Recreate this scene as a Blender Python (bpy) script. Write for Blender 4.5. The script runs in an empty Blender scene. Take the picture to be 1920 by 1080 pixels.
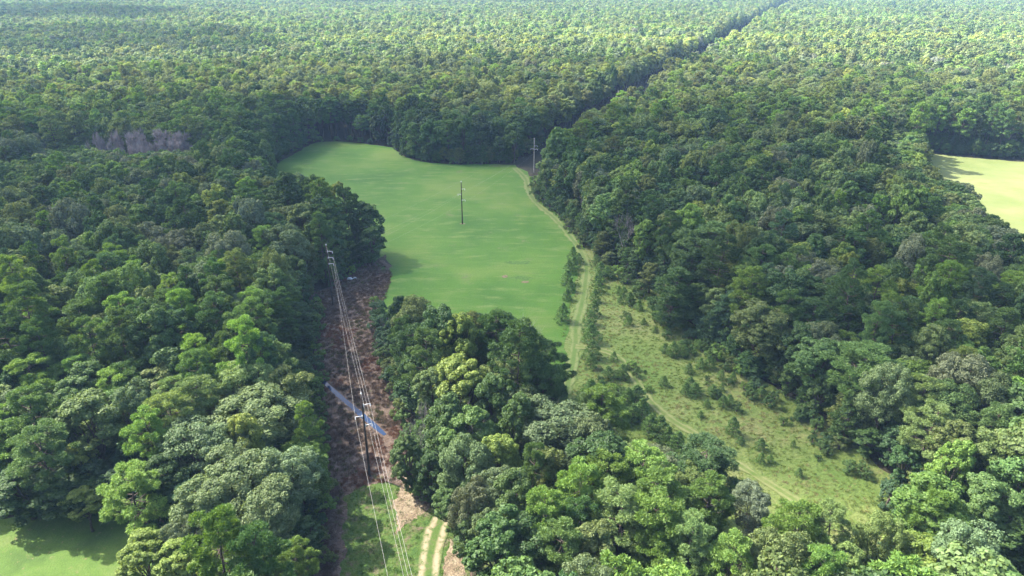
import bpy, math, random
import numpy as np
R = math.radians
rng = np.random.default_rng(7)
random.seed(7)
scene = bpy.context.scene
COL = scene.collection

# ------------------------------------------------------------------ camera, sky, sun, exposure
CAM_H, PITCH, FOC = 90.0, 24.25, 1321.0
cam_d = bpy.data.cameras.new('camera'); cam = bpy.data.objects.new('camera', cam_d); COL.objects.link(cam)
cam_d.sensor_width = 36; cam_d.lens = 36*FOC/1920; cam_d.clip_start = 1; cam_d.clip_end = 20000
cam.location = (0, 0, CAM_H); cam.rotation_euler = (R(90-PITCH), 0, 0)
scene.camera = cam
SUN_EL, SUN_AZ = 46.0, -64.0          # azimuth from +Y, positive towards +X
sv = np.array([math.sin(R(SUN_AZ))*math.cos(R(SUN_EL)), math.cos(R(SUN_AZ))*math.cos(R(SUN_EL)), math.sin(R(SUN_EL))])
w = bpy.data.worlds.new('World'); scene.world = w; w.use_nodes = True
wn = w.node_tree
sky = wn.nodes.new('ShaderNodeTexSky'); sky.sky_type = 'NISHITA'; sky.sun_disc = False
sky.sun_elevation = R(SUN_EL); sky.sun_rotation = R(SUN_AZ) % (2*math.pi); sky.altitude = 100; sky.dust_density = 4.0; sky.ozone_density = 1.0
bg = wn.nodes['Background']; bg.inputs[1].default_value = 0.15
wn.links.new(sky.outputs[0], bg.inputs[0])
sun_d = bpy.data.lights.new('sun', 'SUN'); sun = bpy.data.objects.new('sun', sun_d); COL.objects.link(sun)
sun_d.energy = 4.6; sun_d.angle = R(0.5); sun_d.color = (1.0, 0.93, 0.80)
from mathutils import Vector
sun.rotation_euler = Vector(sv).to_track_quat('Z', 'Y').to_euler()
sun.location = (0, 0, 300)
vs = scene.view_settings
vs.view_transform = 'Standard'; vs.look = 'None'; vs.gamma = 1; vs.use_curve_mapping = False; vs.exposure = 1.95
cy = scene.cycles
cy.max_bounces = 5; cy.diffuse_bounces = 2; cy.glossy_bounces = 2; cy.transmission_bounces = 2; cy.volume_bounces = 1
cy.transparent_max_bounces = 12; cy.caustics_reflective = False; cy.caustics_refractive = False
cy.sample_clamp_indirect = 4; cy.use_denoising = True; cy.denoising_prefilter = 'ACCURATE'; cy.denoising_input_passes = 'RGB_ALBEDO_NORMAL'

# ------------------------------------------------------------------ survey: where a sight line meets height h
CPI, SPI = math.cos(R(PITCH)), math.sin(R(PITCH))
def G(px, py, h=0.0):
    dx = (px-960)/FOC; dy = (540-py)/FOC
    d = np.array([dx, CPI+dy*SPI, -SPI+dy*CPI])
    t = (h-CAM_H)/d[2]
    return np.array([d[0]*t, d[1]*t])
def poly(pts): return np.array([G(*p) for p in pts])
def proj(x, y, z):
    yy = y*CPI - (z-CAM_H)*SPI; up = y*SPI + (z-CAM_H)*CPI
    yy = np.maximum(yy, 1e-3)
    return 960+FOC*x/yy, 540-FOC*up/yy, yy
def inside(P, x, y):
    r = np.zeros(np.shape(x), bool); n = len(P); j = n-1
    for i in range(n):
        xi, yi = P[i]; xj, yj = P[j]
        c = (yi > y) != (yj > y)
        with np.errstate(divide='ignore', invalid='ignore'):
            r ^= c & (x < (xj-xi)*(y-yi)/(yj-yi+1e-12)+xi)
        j = i
    return r
def dist_poly(P, x, y, closed=True):
    x = np.asarray(x, float); y = np.asarray(y, float)
    best = np.full(x.shape, 1e9); n = len(P)
    for i in range(n if closed else n-1):
        a = P[i]; b = P[(i+1) % n]; ab = b-a; L = max(ab@ab, 1e-9)
        t = np.clip(((x-a[0])*ab[0]+(y-a[1])*ab[1])/L, 0, 1)
        best = np.minimum(best, np.hypot(x-a[0]-t*ab[0], y-a[1]-t*ab[1]))
    return best
def vnoise(x, y, s, seed=0):
    x = np.asarray(x)/s; y = np.asarray(y)/s
    def hsh(i, j):
        v = np.sin(i*127.1+j*311.7+seed*74.7)*43758.5453
        return v-np.floor(v)
    i = np.floor(x); j = np.floor(y); fx = x-i; fy = y-j
    fx = fx*fx*(3-2*fx); fy = fy*fy*(3-2*fy)
    return (hsh(i, j)*(1-fx)+hsh(i+1, j)*fx)*(1-fy)+(hsh(i, j+1)*(1-fx)+hsh(i+1, j+1)*fx)*fy

FIELD = poly([(560,286),(585,271),(600,267),(640,266),(690,271),(735,278),(752,293),(770,300),(800,306),(860,310),(920,309),(962,310),
  (985,322),(1000,345),(1003,372),(1035,395),(1062,425),(1080,447),(1092,466),(1085,490),(1066,560),(1058,610),(1052,640),
  (1062,612,18),(1040,588,20),(990,570,20),(900,572,20),(850,566,20),(790,562,16),(745,550,12),(714,523,9),(735,512),(710,490),(716,478),
  (724,458,8),(714,402,20),(690,368,20),(640,350,20),(600,337,20),(540,332,20),(508,324,20),(520,310),(540,297)])
STRIP = poly([(592,548),(589,600),(591,700),(598,850),(603,960),(605,1090),(600,1350),(880,1350),(868,1090),(852,1000),(838,955),(803,937),(790,900),
  (775,860),(757,800),(742,740),(728,680),(716,630),(703,575),(700,540),(714,523,9),(735,512),(710,490),(690,497),(660,515),(625,540)])
MEADOW = poly([(1092,466),(1125,500),(1150,520),(1200,548),(1235,590),(1290,625),(1340,670),(1400,715),(1440,745),(1500,780),(1540,820),(1600,870),
  (1650,905),(1668,950),(1672,985),(1710,1000),(1770,1030),(1870,1090),(2000,1200),(1900,1230),(1800,1090),(1730,1040),(1660,995),
  (1650,978,16),(1600,962,20),(1540,947,20),(1480,932,20),(1425,927,18),(1388,907,18),(1372,862,18),(1332,838,18),(1280,828,12),(1210,803,9),
  (1160,792,9),(1110,780,9),(1060,770),(1042,766),(1045,740),(1072,692),(1088,655),(1062,640),(1052,640),(1058,610),(1066,560),(1085,490)])
LAWN = poly([(-160,965),(0,982),(60,975),(120,969),(175,967),(215,985),(262,1010),(300,1030),(300,1100),(260,1350),(-900,1350),(-800,900),(-350,900)])
YFIELD = poly([(1700,287),(1750,288),(1820,296),(1920,304),(2050,313),(2200,330),(2200,500),(1990,455,20),(1935,425,20),(1900,397,20),(1850,366,20),
  (1800,328,20),(1755,306,20),(1720,295)])
c0 = G(1001, 322); c1 = G(1471, 12, 8)
cdir = (c1-c0)/np.linalg.norm(c1-c0); cn = np.array([-cdir[1], cdir[0]])
cend = c0+cdir*3400
CORR = np.array([c0-cn*13, c0+cdir*120-cn*14, cend-cn*14, cend+cn*13, c0+cdir*120+cn*13, c0+cn*13])
GAP = poly([(982,320),(1020,318),(1024,352),(1000,356)])
CLEAR = [FIELD, STRIP, MEADOW, LAWN, YFIELD, CORR, GAP]
CLEAR_NAMES = ['green field', 'cut strip', 'meadow', 'near lawn', 'yellow field', 'far cable corridor', 'pale pole']

# ------------------------------------------------------------------ helpers
def tag(o, label=None, cat=None, group=None, kind=None):
    if label: o['label'] = label
    if cat: o['category'] = cat
    if group: o['group'] = group
    if kind: o['kind'] = kind
    return o
def mesh_np(name, verts, faces, mats=(), midx=None, smooth=False):
    """faces: list of int arrays (n,k)"""
    me = bpy.data.meshes.new(name)
    verts = np.asarray(verts, np.float32)
    fl = [np.asarray(f, np.int32) for f in faces if len(f)]
    tot = np.concatenate([np.full(len(f), f.shape[1], np.int32) for f in fl])
    idx = np.concatenate([f.ravel() for f in fl])
    me.vertices.add(len(verts)); me.vertices.foreach_set('co', verts.ravel())
    me.loops.add(len(idx)); me.loops.foreach_set('vertex_index', idx)
    me.polygons.add(len(tot)); st = np.concatenate([[0], np.cumsum(tot)[:-1]]).astype(np.int32)
    me.polygons.foreach_set('loop_start', st); me.polygons.foreach_set('loop_total', tot)
    for m in mats: me.materials.append(m)
    if midx is not None: me.polygons.foreach_set('material_index', np.asarray(midx, np.int32))
    if smooth: me.polygons.foreach_set('use_smooth', np.ones(len(tot), bool))
    me.update(calc_edges=True); me.validate()
    return me
def link(name, me, parent=None, loc=(0, 0, 0)):
    o = bpy.data.objects.new(name, me); COL.objects.link(o); o.location = loc
    if parent is not None: o.parent = parent
    return o
class MB:
    """collects tubes and boxes"""
    def __init__(s): s.v = []; s.q = []; s.t = []; s.n = 0
    def add(s, v, q=None, t=None):
        v = np.asarray(v, float)
        if q is not None and len(q): s.q.append(np.asarray(q)+s.n)
        if t is not None and len(t): s.t.append(np.asarray(t)+s.n)
        s.v.append(v); s.n += len(v)
    def tube(s, pts, rad, k=6, cap=True):
        pts = np.asarray(pts, float); rad = np.broadcast_to(rad, (len(pts),))
        d = np.gradient(pts, axis=0); d /= np.linalg.norm(d, axis=1)[:, None]+1e-9
        ref = np.where(np.abs(d[:, 2:3]) > .9, np.array([[1., 0, 0]]), np.array([[0, 0, 1.]]))
        a = np.cross(d, ref); a /= np.linalg.norm(a, axis=1)[:, None]+1e-9
        b = np.cross(d, a); th = np.arange(k)*2*math.pi/k
        v = pts[:, None]+rad[:, None, None]*(a[:, None]*np.cos(th)[None, :, None]+b[:, None]*np.sin(th)[None, :, None])
        n = len(pts); i = np.arange(n-1)[:, None]*k; j = np.arange(k)[None]; jn = (j+1) % k
        q = np.stack([i+j, i+jn, i+k+jn, i+k+j], -1).reshape(-1, 4)
        vv = v.reshape(-1, 3); t = []
        if cap:
            vv = np.vstack([vv, pts[-1], pts[0]]); e = (n-1)*k
            t = [[e+m, e+(m+1) % k, n*k] for m in range(k)]+[[(m+1) % k, m, n*k+1] for m in range(k)]
        s.add(vv, q, t)
    def box(s, c, size, ax=None):
        c = np.asarray(c, float); h = np.asarray(size)/2
        A = np.eye(3) if ax is None else np.asarray(ax)
        v = np.array([[x, y, z] for x in (-1, 1) for y in (-1, 1) for z in (-1, 1)])*h
        s.add(v@A+c, [[0, 1, 3, 2], [4, 6, 7, 5], [0, 4, 5, 1], [2, 3, 7, 6], [0, 2, 6, 4], [1, 5, 7, 3]])
    def mesh(s, name, mat, smooth=True):
        return mesh_np(name, np.vstack(s.v), [np.vstack(x) for x in (s.q, s.t) if x], [mat], smooth=smooth)

# ------------------------------------------------------------------ materials
def newmat(name):
    m = bpy.data.materials.new(name); m.use_nodes = True
    nt = m.node_tree; nt.nodes.clear()
    out = nt.nodes.new('ShaderNodeOutputMaterial')
    return m, nt, out
def N(nt, typ, **kw):
    n = nt.nodes.new(typ)
    for k, v in kw.items(): setattr(n, k, v)
    return n
def math_n(nt, op, a, b=None, c=None):
    n = N(nt, 'ShaderNodeMath', operation=op)
    for i, x in enumerate((a, b, c)):
        if x is None: continue
        if isinstance(x, (int, float)): n.inputs[i].default_value = x
        else: nt.links.new(x, n.inputs[i])
    return n.outputs[0]
def mixc(nt, f, a, b, blend='MIX'):
    n = N(nt, 'ShaderNodeMix', data_type='RGBA', blend_type=blend)
    for i, x in ((0, f), (6, a), (7, b)):
        if isinstance(x, (int, float)): n.inputs[i].default_value = x
        elif isinstance(x, (tuple, list)): n.inputs[i].default_value = (*x, 1)
        else: nt.links.new(x, n.inputs[i])
    return n.outputs[2]
def noise(nt, scale, detail=3, rough=.55, vec=None, out='Fac', dist=0.0):
    n = N(nt, 'ShaderNodeTexNoise'); n.inputs['Scale'].default_value = scale; n.inputs['Detail'].default_value = detail
    n.inputs['Roughness'].default_value = rough; n.inputs['Distortion'].default_value = dist
    if vec is not None: nt.links.new(vec, n.inputs['Vector'])
    return n.outputs[out]
def ramp(nt, f, stops):
    n = N(nt, 'ShaderNodeValToRGB'); e = n.color_ramp.elements
    while len(e) < len(stops): e.new(.5)
    for i, (p, c) in enumerate(stops):
        e[i].position = p; e[i].color = (*c, 1) if len(c) == 3 else c
    nt.links.new(f, n.inputs[0]); return n.outputs[0]
def smooth01(nt, f, lo, hi):
    n = N(nt, 'ShaderNodeMapRange', interpolation_type='SMOOTHSTEP')
    n.inputs[1].default_value = lo; n.inputs[2].default_value = hi
    nt.links.new(f, n.inputs[0]); return n.outputs[0]
def pos(nt): return N(nt, 'ShaderNodeNewGeometry').outputs['Position']
def scaled(nt, vec, s):
    n = N(nt, 'ShaderNodeVectorMath', operation='MULTIPLY'); n.inputs[1].default_value = s
    nt.links.new(vec, n.inputs[0]); return n.outputs[0]

def leaf_mat(name, jitter=.35, trans=.28, gloss=.04, glossr=.5):
    m, nt, out = newmat(name)
    at = N(nt, 'ShaderNodeAttribute', attribute_type='INSTANCER', attribute_name='tint')
    geo = N(nt, 'ShaderNodeNewGeometry')
    rnd = geo.outputs['Random Per Island']
    val = math_n(nt, 'MULTIPLY_ADD', rnd, 2*jitter, 1-jitter)
    c = mixc(nt, 1.0, at.outputs['Color'], N(nt, 'ShaderNodeCombineColor').outputs[0], 'MULTIPLY')
    cc = nt.nodes[-2] if False else None
    hsv = N(nt, 'ShaderNodeHueSaturation'); nt.links.new(at.outputs['Color'], hsv.inputs['Color']); nt.links.new(val, hsv.inputs['Value'])
    nt.links.new(math_n(nt, 'MULTIPLY_ADD', rnd, -.03, .515), hsv.inputs['Hue'])
    col = hsv.outputs[0]
    d = N(nt, 'ShaderNodeBsdfDiffuse'); nt.links.new(col, d.inputs[0])
    t = N(nt, 'ShaderNodeBsdfTranslucent')
    tc = mixc(nt, 1.0, col, (1.25, 1.15, .55), 'MULTIPLY'); nt.links.new(tc, t.inputs[0])
    mx = N(nt, 'ShaderNodeMixShader'); mx.inputs[0].default_value = trans
    nt.links.new(d.outputs[0], mx.inputs[1]); nt.links.new(t.outputs[0], mx.inputs[2])
    g = N(nt, 'ShaderNodeBsdfGlossy'); g.inputs['Roughness'].default_value = glossr
    mx2 = N(nt, 'ShaderNodeMixShader'); mx2.inputs[0].default_value = gloss
    nt.links.new(mx.outputs[0], mx2.inputs[1]); nt.links.new(g.outputs[0], mx2.inputs[2])
    nt.links.new(mx2.outputs[0], out.inputs[0])
    return m
def flat_mat(name, build, rough=.9, bump=None, spec=.2, k=.68):
    m, nt, out = newmat(name)
    p = N(nt, 'ShaderNodeBsdfPrincipled'); p.inputs['Roughness'].default_value = rough; p.inputs['Specular IOR Level'].default_value = spec
    c = build(nt)
    if k != 1 and not isinstance(c, tuple): c = mixc(nt, 1.0, c, (k, k, k), 'MULTIPLY')
    if isinstance(c, tuple): p.inputs['Base Color'].default_value = (*c, 1)
    else: nt.links.new(c, p.inputs['Base Color'])
    if bump:
        b = N(nt, 'ShaderNodeBump'); b.inputs['Strength'].default_value = bump[1]; b.inputs['Distance'].default_value = bump[2]
        nt.links.new(noise(nt, bump[0], 4, .6, pos(nt)), b.inputs['Height']); nt.links.new(b.outputs[0], p.inputs['Normal'])
    nt.links.new(p.outputs[0], out.inputs[0]); return m

M_pine = leaf_mat('pine_needles', .3, .33, .02, .6)
M_oak = leaf_mat('oak_leaves', .3, .33, .018, .6)
M_gum = leaf_mat('broad_leaves', .28, .40, .02, .6)
M_brush = leaf_mat('dry_brush', .45, .15, .0)
def bark(nt):
    return ramp(nt, noise(nt, 3, 3, .6, pos(nt)), [(.3, (.055, .042, .034)), (.7, (.17, .14, .115))])
M_bark = flat_mat('bark', bark)
M_dead = flat_mat('dead_wood', lambda nt: ramp(nt, noise(nt, 2, 2, .5, pos(nt)), [(.3, (.24, .215, .2)), (.7, (.42, .39, .37))]))
def purple_twigs(nt): return ramp(nt, noise(nt, .5, 3, .6, pos(nt)), [(.3, (.33, .27, .25)), (.7, (.48, .42, .40))])
M_twig = flat_mat('bare_twigs', purple_twigs)

def field_col(nt):
    p = pos(nt)
    a = noise(nt, .022, 4, .6, p); b = noise(nt, .25, 4, .65, scaled(nt, p, (.35, 1, 1))); c = noise(nt, 2.2, 3, .7, p)
    col = ramp(nt, a, [(.34, (.050, .155, .014)), (.5, (.086, .205, .021)), (.64, (.150, .245, .040))])
    col = mixc(nt, smooth01(nt, b, .48, .72), col, (.150, .235, .055))
    col = mixc(nt, smooth01(nt, noise(nt, .09, 4, .7, p), .60, .74), col, (.150, .190, .070))
    st = noise(nt, .9, 2, .5, scaled(nt, p, (.03, 1, 1)))
    col = mixc(nt, math_n(nt, 'MULTIPLY', smooth01(nt, st, .5, .68), .35), col, (.085, .170, .020))
    col = mixc(nt, math_n(nt, 'MULTIPLY', smooth01(nt, c, .35, .8), .4), col, (.040, .100, .012))
    return col
M_field = flat_mat('mown_grass', field_col, bump=(1.5, .7, .35), k=.56)
def meadow_col(nt):
    p = pos(nt)
    a = noise(nt, .05, 4, .65, p); b = noise(nt, .5, 4, .7, p); c = noise(nt, 3.0, 3, .7, p)
    col = ramp(nt, a, [(.34, (.095, .165, .030)), (.5, (.150, .200, .052)), (.66, (.205, .212, .085))])
    col = mixc(nt, smooth01(nt, b, .42, .7), col, (.100, .165, .030))
    col = mixc(nt, math_n(nt, 'MULTIPLY', smooth01(nt, c, .35, .75), .32), col, (.075, .105, .026))
    return col
M_meadow = flat_mat('rough_grass', meadow_col, bump=(1.1, .9, .6), k=.72)
def lawn_col(nt):
    p = pos(nt)
    a = noise(nt, .12, 4, .65, p); b = noise(nt, .9, 4, .7, p)
    col = ramp(nt, a, [(.35, (.055, .110, .020)), (.55, (.090, .165, .028)), (.7, (.125, .180, .045))])
    col = mixc(nt, smooth01(nt, b, .58, .72), col, (.19, .17, .08))
    col = mixc(nt, math_n(nt, 'MULTIPLY', smooth01(nt, noise(nt, 5, 3, .7, p), .4, .75), .5), col, (.045, .075, .016))
    return col
M_lawn = flat_mat('lawn_grass', lawn_col, bump=(3, .6, .25), k=.72)
def yf_col(nt):
    p = pos(nt)
    a = noise(nt, .03, 4, .6, p); b = noise(nt, .3, 4, .7, scaled(nt, p, (.3, 1, 1)))
    col = ramp(nt, a, [(.35, (.165, .215, .062)), (.65, (.245, .275, .105))])
    return mixc(nt, smooth01(nt, b, .5, .75), col, (.19, .22, .06))
M_yf = flat_mat('yellow_grass', yf_col, bump=(1, .5, .3))
def strip_col(nt):
    p = pos(nt)
    a = noise(nt, .10, 4, .65, p); b = noise(nt, .7, 4, .7, p); c = noise(nt, 3.5, 3, .75, p)
    col = ramp(nt, a, [(.36, (.088, .062, .048)), (.52, (.128, .094, .074)), (.66, (.172, .138, .116))])
    col = mixc(nt, smooth01(nt, b, .52, .74), col, (.20, .16, .135))
    col = mixc(nt, smooth01(nt, noise(nt, .16, 3, .6, p), .62, .72), col, (.060, .085, .026))
    col = mixc(nt, math_n(nt, 'MULTIPLY', smooth01(nt, c, .4, .72), .65), col, (.042, .026, .020))
    return col
M_strip = flat_mat('cut_ground', strip_col, bump=(1.6, 1.0, .5), k=.85)
def verge_col(nt):
    p = pos(nt)
    col = ramp(nt, noise(nt, .35, 5, .7, p), [(.38, (.050, .110, .018)), (.52, (.080, .135, .026)), (.66, (.155, .120, .085))])
    return mixc(nt, math_n(nt, 'MULTIPLY', smooth01(nt, noise(nt, 4, 3, .7, p), .4, .75), .5), col, (.035, .060, .014))
M_verge = flat_mat('green_verge', verge_col, bump=(2, .9, .4))
M_straw = flat_mat('dry_straw', lambda nt: mixc(nt, smooth01(nt, noise(nt, 3, 4, .7, pos(nt)), .45, .7),
    ramp(nt, noise(nt, .5, 4, .7, pos(nt)), [(.4, (.215, .165, .105)), (.62, (.33, .275, .19))]), (.11, .075, .055)), bump=(2.5, .9, .4))
M_litter = flat_mat('forest_floor', lambda nt: ramp(nt, noise(nt, .4, 4, .7, pos(nt)), [(.35, (.030, .030, .016)), (.6, (.050, .045, .028)), (.75, (.045, .065, .022))]), bump=(1, .8, .5))
def rut_mat(name, c0_, c1_, g0):
    def f(nt):
        uv = N(nt, 'ShaderNodeUVMap').outputs[0]
        s = N(nt, 'ShaderNodeSeparateXYZ'); nt.links.new(uv, s.inputs[0])
        p = pos(nt)
        wob = math_n(nt, 'MULTIPLY_ADD', noise(nt, .5, 4, .7, p), .5, -.25)
        u = math_n(nt, 'ADD', math_n(nt, 'ABSOLUTE', s.outputs[0]), wob)   # 0 centre, 1 = ruts
        d = math_n(nt, 'ABSOLUTE', math_n(nt, 'SUBTRACT', u, .62))
        k = math_n(nt, 'MULTIPLY', math_n(nt, 'SUBTRACT', 1.0, smooth01(nt, d, .05, .42)), smooth01(nt, noise(nt, .8, 3, .7, p), .28, .55))
        sand = mixc(nt, noise(nt, 2.5, 4, .7, p), c0_, c1_)
        return mixc(nt, k, g0(nt), sand)
    return flat_mat(name, f, bump=(3, .5, .15))
M_track = rut_mat('sandy_track', (.25, .205, .125), (.40, .34, .235), verge_col)
M_ftrack = rut_mat('grassy_track', (.15, .20, .06), (.21, .235, .09), lambda nt: mixc(nt, .5, meadow_col(nt), (.075, .155, .030)))
M_mtrack = rut_mat('faint_track', (.175, .21, .07), (.245, .255, .11), meadow_col)
m, nt, out = newmat('stream_water')
g = N(nt, 'ShaderNodeBsdfPrincipled'); g.inputs['Base Color'].default_value = (.007, .022, .062, 1); g.inputs['Roughness'].default_value = .04; g.inputs['IOR'].default_value = 1.33  # the sky's blue reflection is put into the base colour
b = N(nt, 'ShaderNodeBump'); b.inputs['Strength'].default_value = .12; nt.links.new(noise(nt, 1.5, 3, .5, pos(nt)), b.inputs['Height']); nt.links.new(b.outputs[0], g.inputs['Normal'])
nt.links.new(g.outputs[0], out.inputs[0]); M_water = m
M_polewood = flat_mat('dark_pole_wood', lambda nt: ramp(nt, noise(nt, 2, 3, .6, pos(nt)), [(.3, (.035, .025, .020)), (.7, (.075, .055, .042))]))
M_polelit = flat_mat('sunlit_pole_wood', lambda nt: ramp(nt, noise(nt, 2, 3, .6, pos(nt)), [(.3, (.36, .33, .29)), (.7, (.52, .49, .45))]))  # pale tone paints the sunlight on the far poles into the wood
M_arm = flat_mat('galvanised_steel', lambda nt: ramp(nt, noise(nt, 4, 2, .5, pos(nt)), [(.3, (.50, .50, .49)), (.7, (.66, .66, .65))]), rough=.5, spec=.5)
M_insul = flat_mat('insulator_grey', lambda nt: (.42, .43, .45), rough=.35, spec=.5)
M_wire = flat_mat('aluminium_wire', lambda nt: (.25, .245, .235), rough=.65, spec=.5)
M_white = flat_mat('white_plastic', lambda nt: ramp(nt, noise(nt, 3, 2, .5, pos(nt)), [(.3, (.66, .68, .70)), (.7, (.82, .83, .84))]), rough=.5)
M_soil = flat_mat('bare_soil', lambda nt: ramp(nt, noise(nt, 1.5, 4, .7, pos(nt)), [(.4, (.11, .10, .045)), (.65, (.24, .19, .12))]), bump=(2, .8, .3))
M_wet = flat_mat('wet_grass', lambda nt: ramp(nt, noise(nt, .9, 4, .7, pos(nt)), [(.4, (.050, .115, .020)), (.6, (.085, .175, .030))]), bump=(2, .8, .3))

# ------------------------------------------------------------------ ground and its sheets
def ragged(P, step=2.0, amp=.8, seed=1):
    out = []
    for i in range(len(P)):
        a = P[i]; b = P[(i+1) % len(P)]; L = np.linalg.norm(b-a); n = max(1, min(160, int(L/step)))
        for k in range(n):
            q = a+(b-a)*k/n
            out.append(q+amp*2*np.array([vnoise(q[0], q[1], 3.1, seed)-.5, vnoise(q[0], q[1], 2.7, seed+5)-.5])+amp*.9*np.array([vnoise(q[0], q[1], .7, seed+8)-.5, vnoise(q[0], q[1], .8, seed+9)-.5]))
    return np.array(out)
def sheet(name, P, mat, z, step=2.0, amp=.8, kind='structure'):
    import bmesh
    Q = ragged(np.asarray(P), step, amp, len(name))
    bm = bmesh.new(); vsx = [bm.verts.new((p[0], p[1], 0)) for p in Q]
    es = [bm.edges.new((vsx[i], vsx[(i+1) % len(vsx)])) for i in range(len(vsx))]
    bmesh.ops.triangle_fill(bm, use_beauty=True, use_dissolve=False, edges=es, normal=(0, 0, 1))
    me = bpy.data.meshes.new(name); bm.to_mesh(me); bm.free(); me.materials.append(mat)
    o = link(name, me, loc=(0, 0, z)); tag(o, kind=kind); return o
def blob(c, rx, ry, n=40, seed=0, rot=0.):
    th = np.arange(n)*2*math.pi/n
    rr = 1+.45*(vnoise(np.cos(th)*2+9, np.sin(th)*2+9, .8, seed)-.5)+.25*(vnoise(np.cos(th)*2+9, np.sin(th)*2+9, .3, seed+3)-.5)
    x = np.cos(th)*rx*rr; y = np.sin(th)*ry*rr
    return np.stack([c[0]+x*math.cos(rot)-y*math.sin(rot), c[1]+x*math.sin(rot)+y*math.cos(rot)], 1)
gv = np.array([[-7000, -1500, 0], [7000, -1500, 0], [7000, 8000, 0], [-7000, 8000, 0]])
tag(link('ground', mesh_np('ground', gv, [[[0, 1, 2, 3]]], [M_litter])), kind='structure')
def grow(P, d):       # a sheet runs a little way in under the trees round it
    c = P.mean(0); A = np.roll(P, 1, 0); B = np.roll(P, -1, 0); t = B-A; t /= np.linalg.norm(t, axis=1)[:, None]+1e-9
    n = np.stack([t[:, 1], -t[:, 0]], 1)
    area = .5*np.sum(P[:, 0]*np.roll(P[:, 1], -1)-np.roll(P[:, 0], -1)*P[:, 1])
    return P+n*d*(1 if area > 0 else -1)
sheet('far_corridor', CORR, M_litter, .02, 20, .5)
sheet('yellow_field', YFIELD, M_yf, .02)
sheet('lawn', grow(LAWN, 1.5), M_lawn, .02, 1.5, .8)
sheet('meadow', grow(MEADOW, 4.5), M_meadow, .02, 2, .8)
sheet('cut_strip', grow(STRIP, 1.6), M_strip, .04, 1.2, .8)
sheet('green_field', grow(FIELD, 1.0), M_field, .06, 2, .8)
sheet('strip_grass', poly([(640,925),(700,905),(762,915),(800,945),(835,962),(868,1010),(876,1100),(850,1330),(640,1330),(632,1050)]), M_verge, .08, .4, 1.3)
sheet('straw_bank', poly([(738,868),(778,880),(802,936),(790,968),(760,990),(742,1010),(748,960),(752,915)]), M_straw, .10, .35, 1.2)
sheet('straw_edge', poly([(603,880),(640,890),(645,960),(640,1080),(636,1330),(600,1330),(604,1080),(603,960)]), M_straw, .10, .8, 1.0).data.materials[0] = M_strip
sheet('straw_verge', poly([(846,1010),(862,1040),(872,1100),(872,1330),(838,1330),(832,1080)]), M_straw, .12, .35, .7)
sheet('wet_patch', blob(G(970, 493), 4.6, 1.5, seed=3, rot=-.05), M_wet, .09, 1, .2)
sheet('bare_patch', blob(G(978, 522), 3.2, 1.5, seed=8), M_wet, .09, 1, .2)
sheet('bare_patch', blob(G(985, 529), 1.2, .8, seed=5), M_soil, .11, 1, .1)
sheet('bare_patch', blob(G(947, 519), 1.0, 1.2, seed=6), M_soil, .11, 1, .1)

def ribbon(name, pts, half, mat, z, kind='structure', seg=1.2):
    P = [np.asarray(p) for p in pts]
    # Catmull-Rom through the points
    Q = []
    for i in range(len(P)-1):
        p0 = P[max(i-1, 0)]; p1 = P[i]; p2 = P[i+1]; p3 = P[min(i+2, len(P)-1)]
        n = max(2, int(np.linalg.norm(p2-p1)/seg))
        for k in range(n):
            t = k/n
            Q.append(.5*((2*p1)+(p2-p0)*t+(2*p0-5*p1+4*p2-p3)*t*t+(3*p1-p0-3*p2+p3)*t**3))
    Q.append(P[-1]); Q = np.array(Q)
    d = np.gradient(Q, axis=0); d /= np.linalg.norm(d, axis=1)[:, None]; nn = np.stack([-d[:, 1], d[:, 0]], 1)
    us = np.array([-1, -.5, 0, .5, 1.])
    edge = 1+.9*(vnoise(np.arange(len(Q))*seg, 0*Q[:, 0], 2.3, 4)-.5)
    V = np.zeros((len(Q), 5, 3)); V[:, :, :2] = Q[:, None]+nn[:, None]*us[None, :, None]*half*np.where(np.abs(us) > .9, 1, 1)[None, :, None]*np.where((np.abs(us) > .9)[None, :, None], edge[:, None, None], 1)
    n = len(Q); i = np.arange(n-1)[:, None]*5; j = np.arange(4)[None]
    F = np.stack([i+j, i+j+5, i+j+6, i+j+1], -1).reshape(-1, 4)[:, ::-1]
    me = mesh_np(name, V.reshape(-1, 3), [F], [mat])
    uv = me.uv_layers.new(name='uv'); vi = np.empty(len(me.loops), np.int32); me.loops.foreach_get('vertex_index', vi)
    uvs = np.stack([np.tile(us, n)[vi], np.repeat(np.arange(n), 5)[vi]*1.0], 1); uv.data.foreach_set('uv', uvs.astype(np.float32).ravel())
    return tag(link(name, me, loc=(0, 0, z)), kind=kind)
ribbon('sandy_track', [G(842, 948), G(828, 975), G(815, 1005), G(808, 1040), G(803, 1080), G(798, 1140), G(790, 1330)], 1.75, M_track, .16)
ribbon('field_track', [G(965, 315), G(985, 335), G(990, 355), G(1005, 380), G(1040, 410), G(1066, 440), G(1088, 470), G(1099, 500), G(1097, 535), G(1090, 575), G(1080, 612), G(1079, 645), G(1072, 690), G(1060, 740)], 1.45, M_ftrack, .12)
ribbon('meadow_track', [G(1079, 650), G(1120, 655), G(1155, 668), G(1185, 700), G(1210, 742), G(1255, 785), G(1310, 818), G(1370, 862), G(1430, 900), G(1478, 930), G(1540, 975)], 1.1, M_mtrack, .14)
ribbon('stream', [G(604, 713), G(622, 730), G(640, 746), G(660, 763), G(680, 780), G(700, 797), G(722, 816)], .50, M_water, .10)

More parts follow.
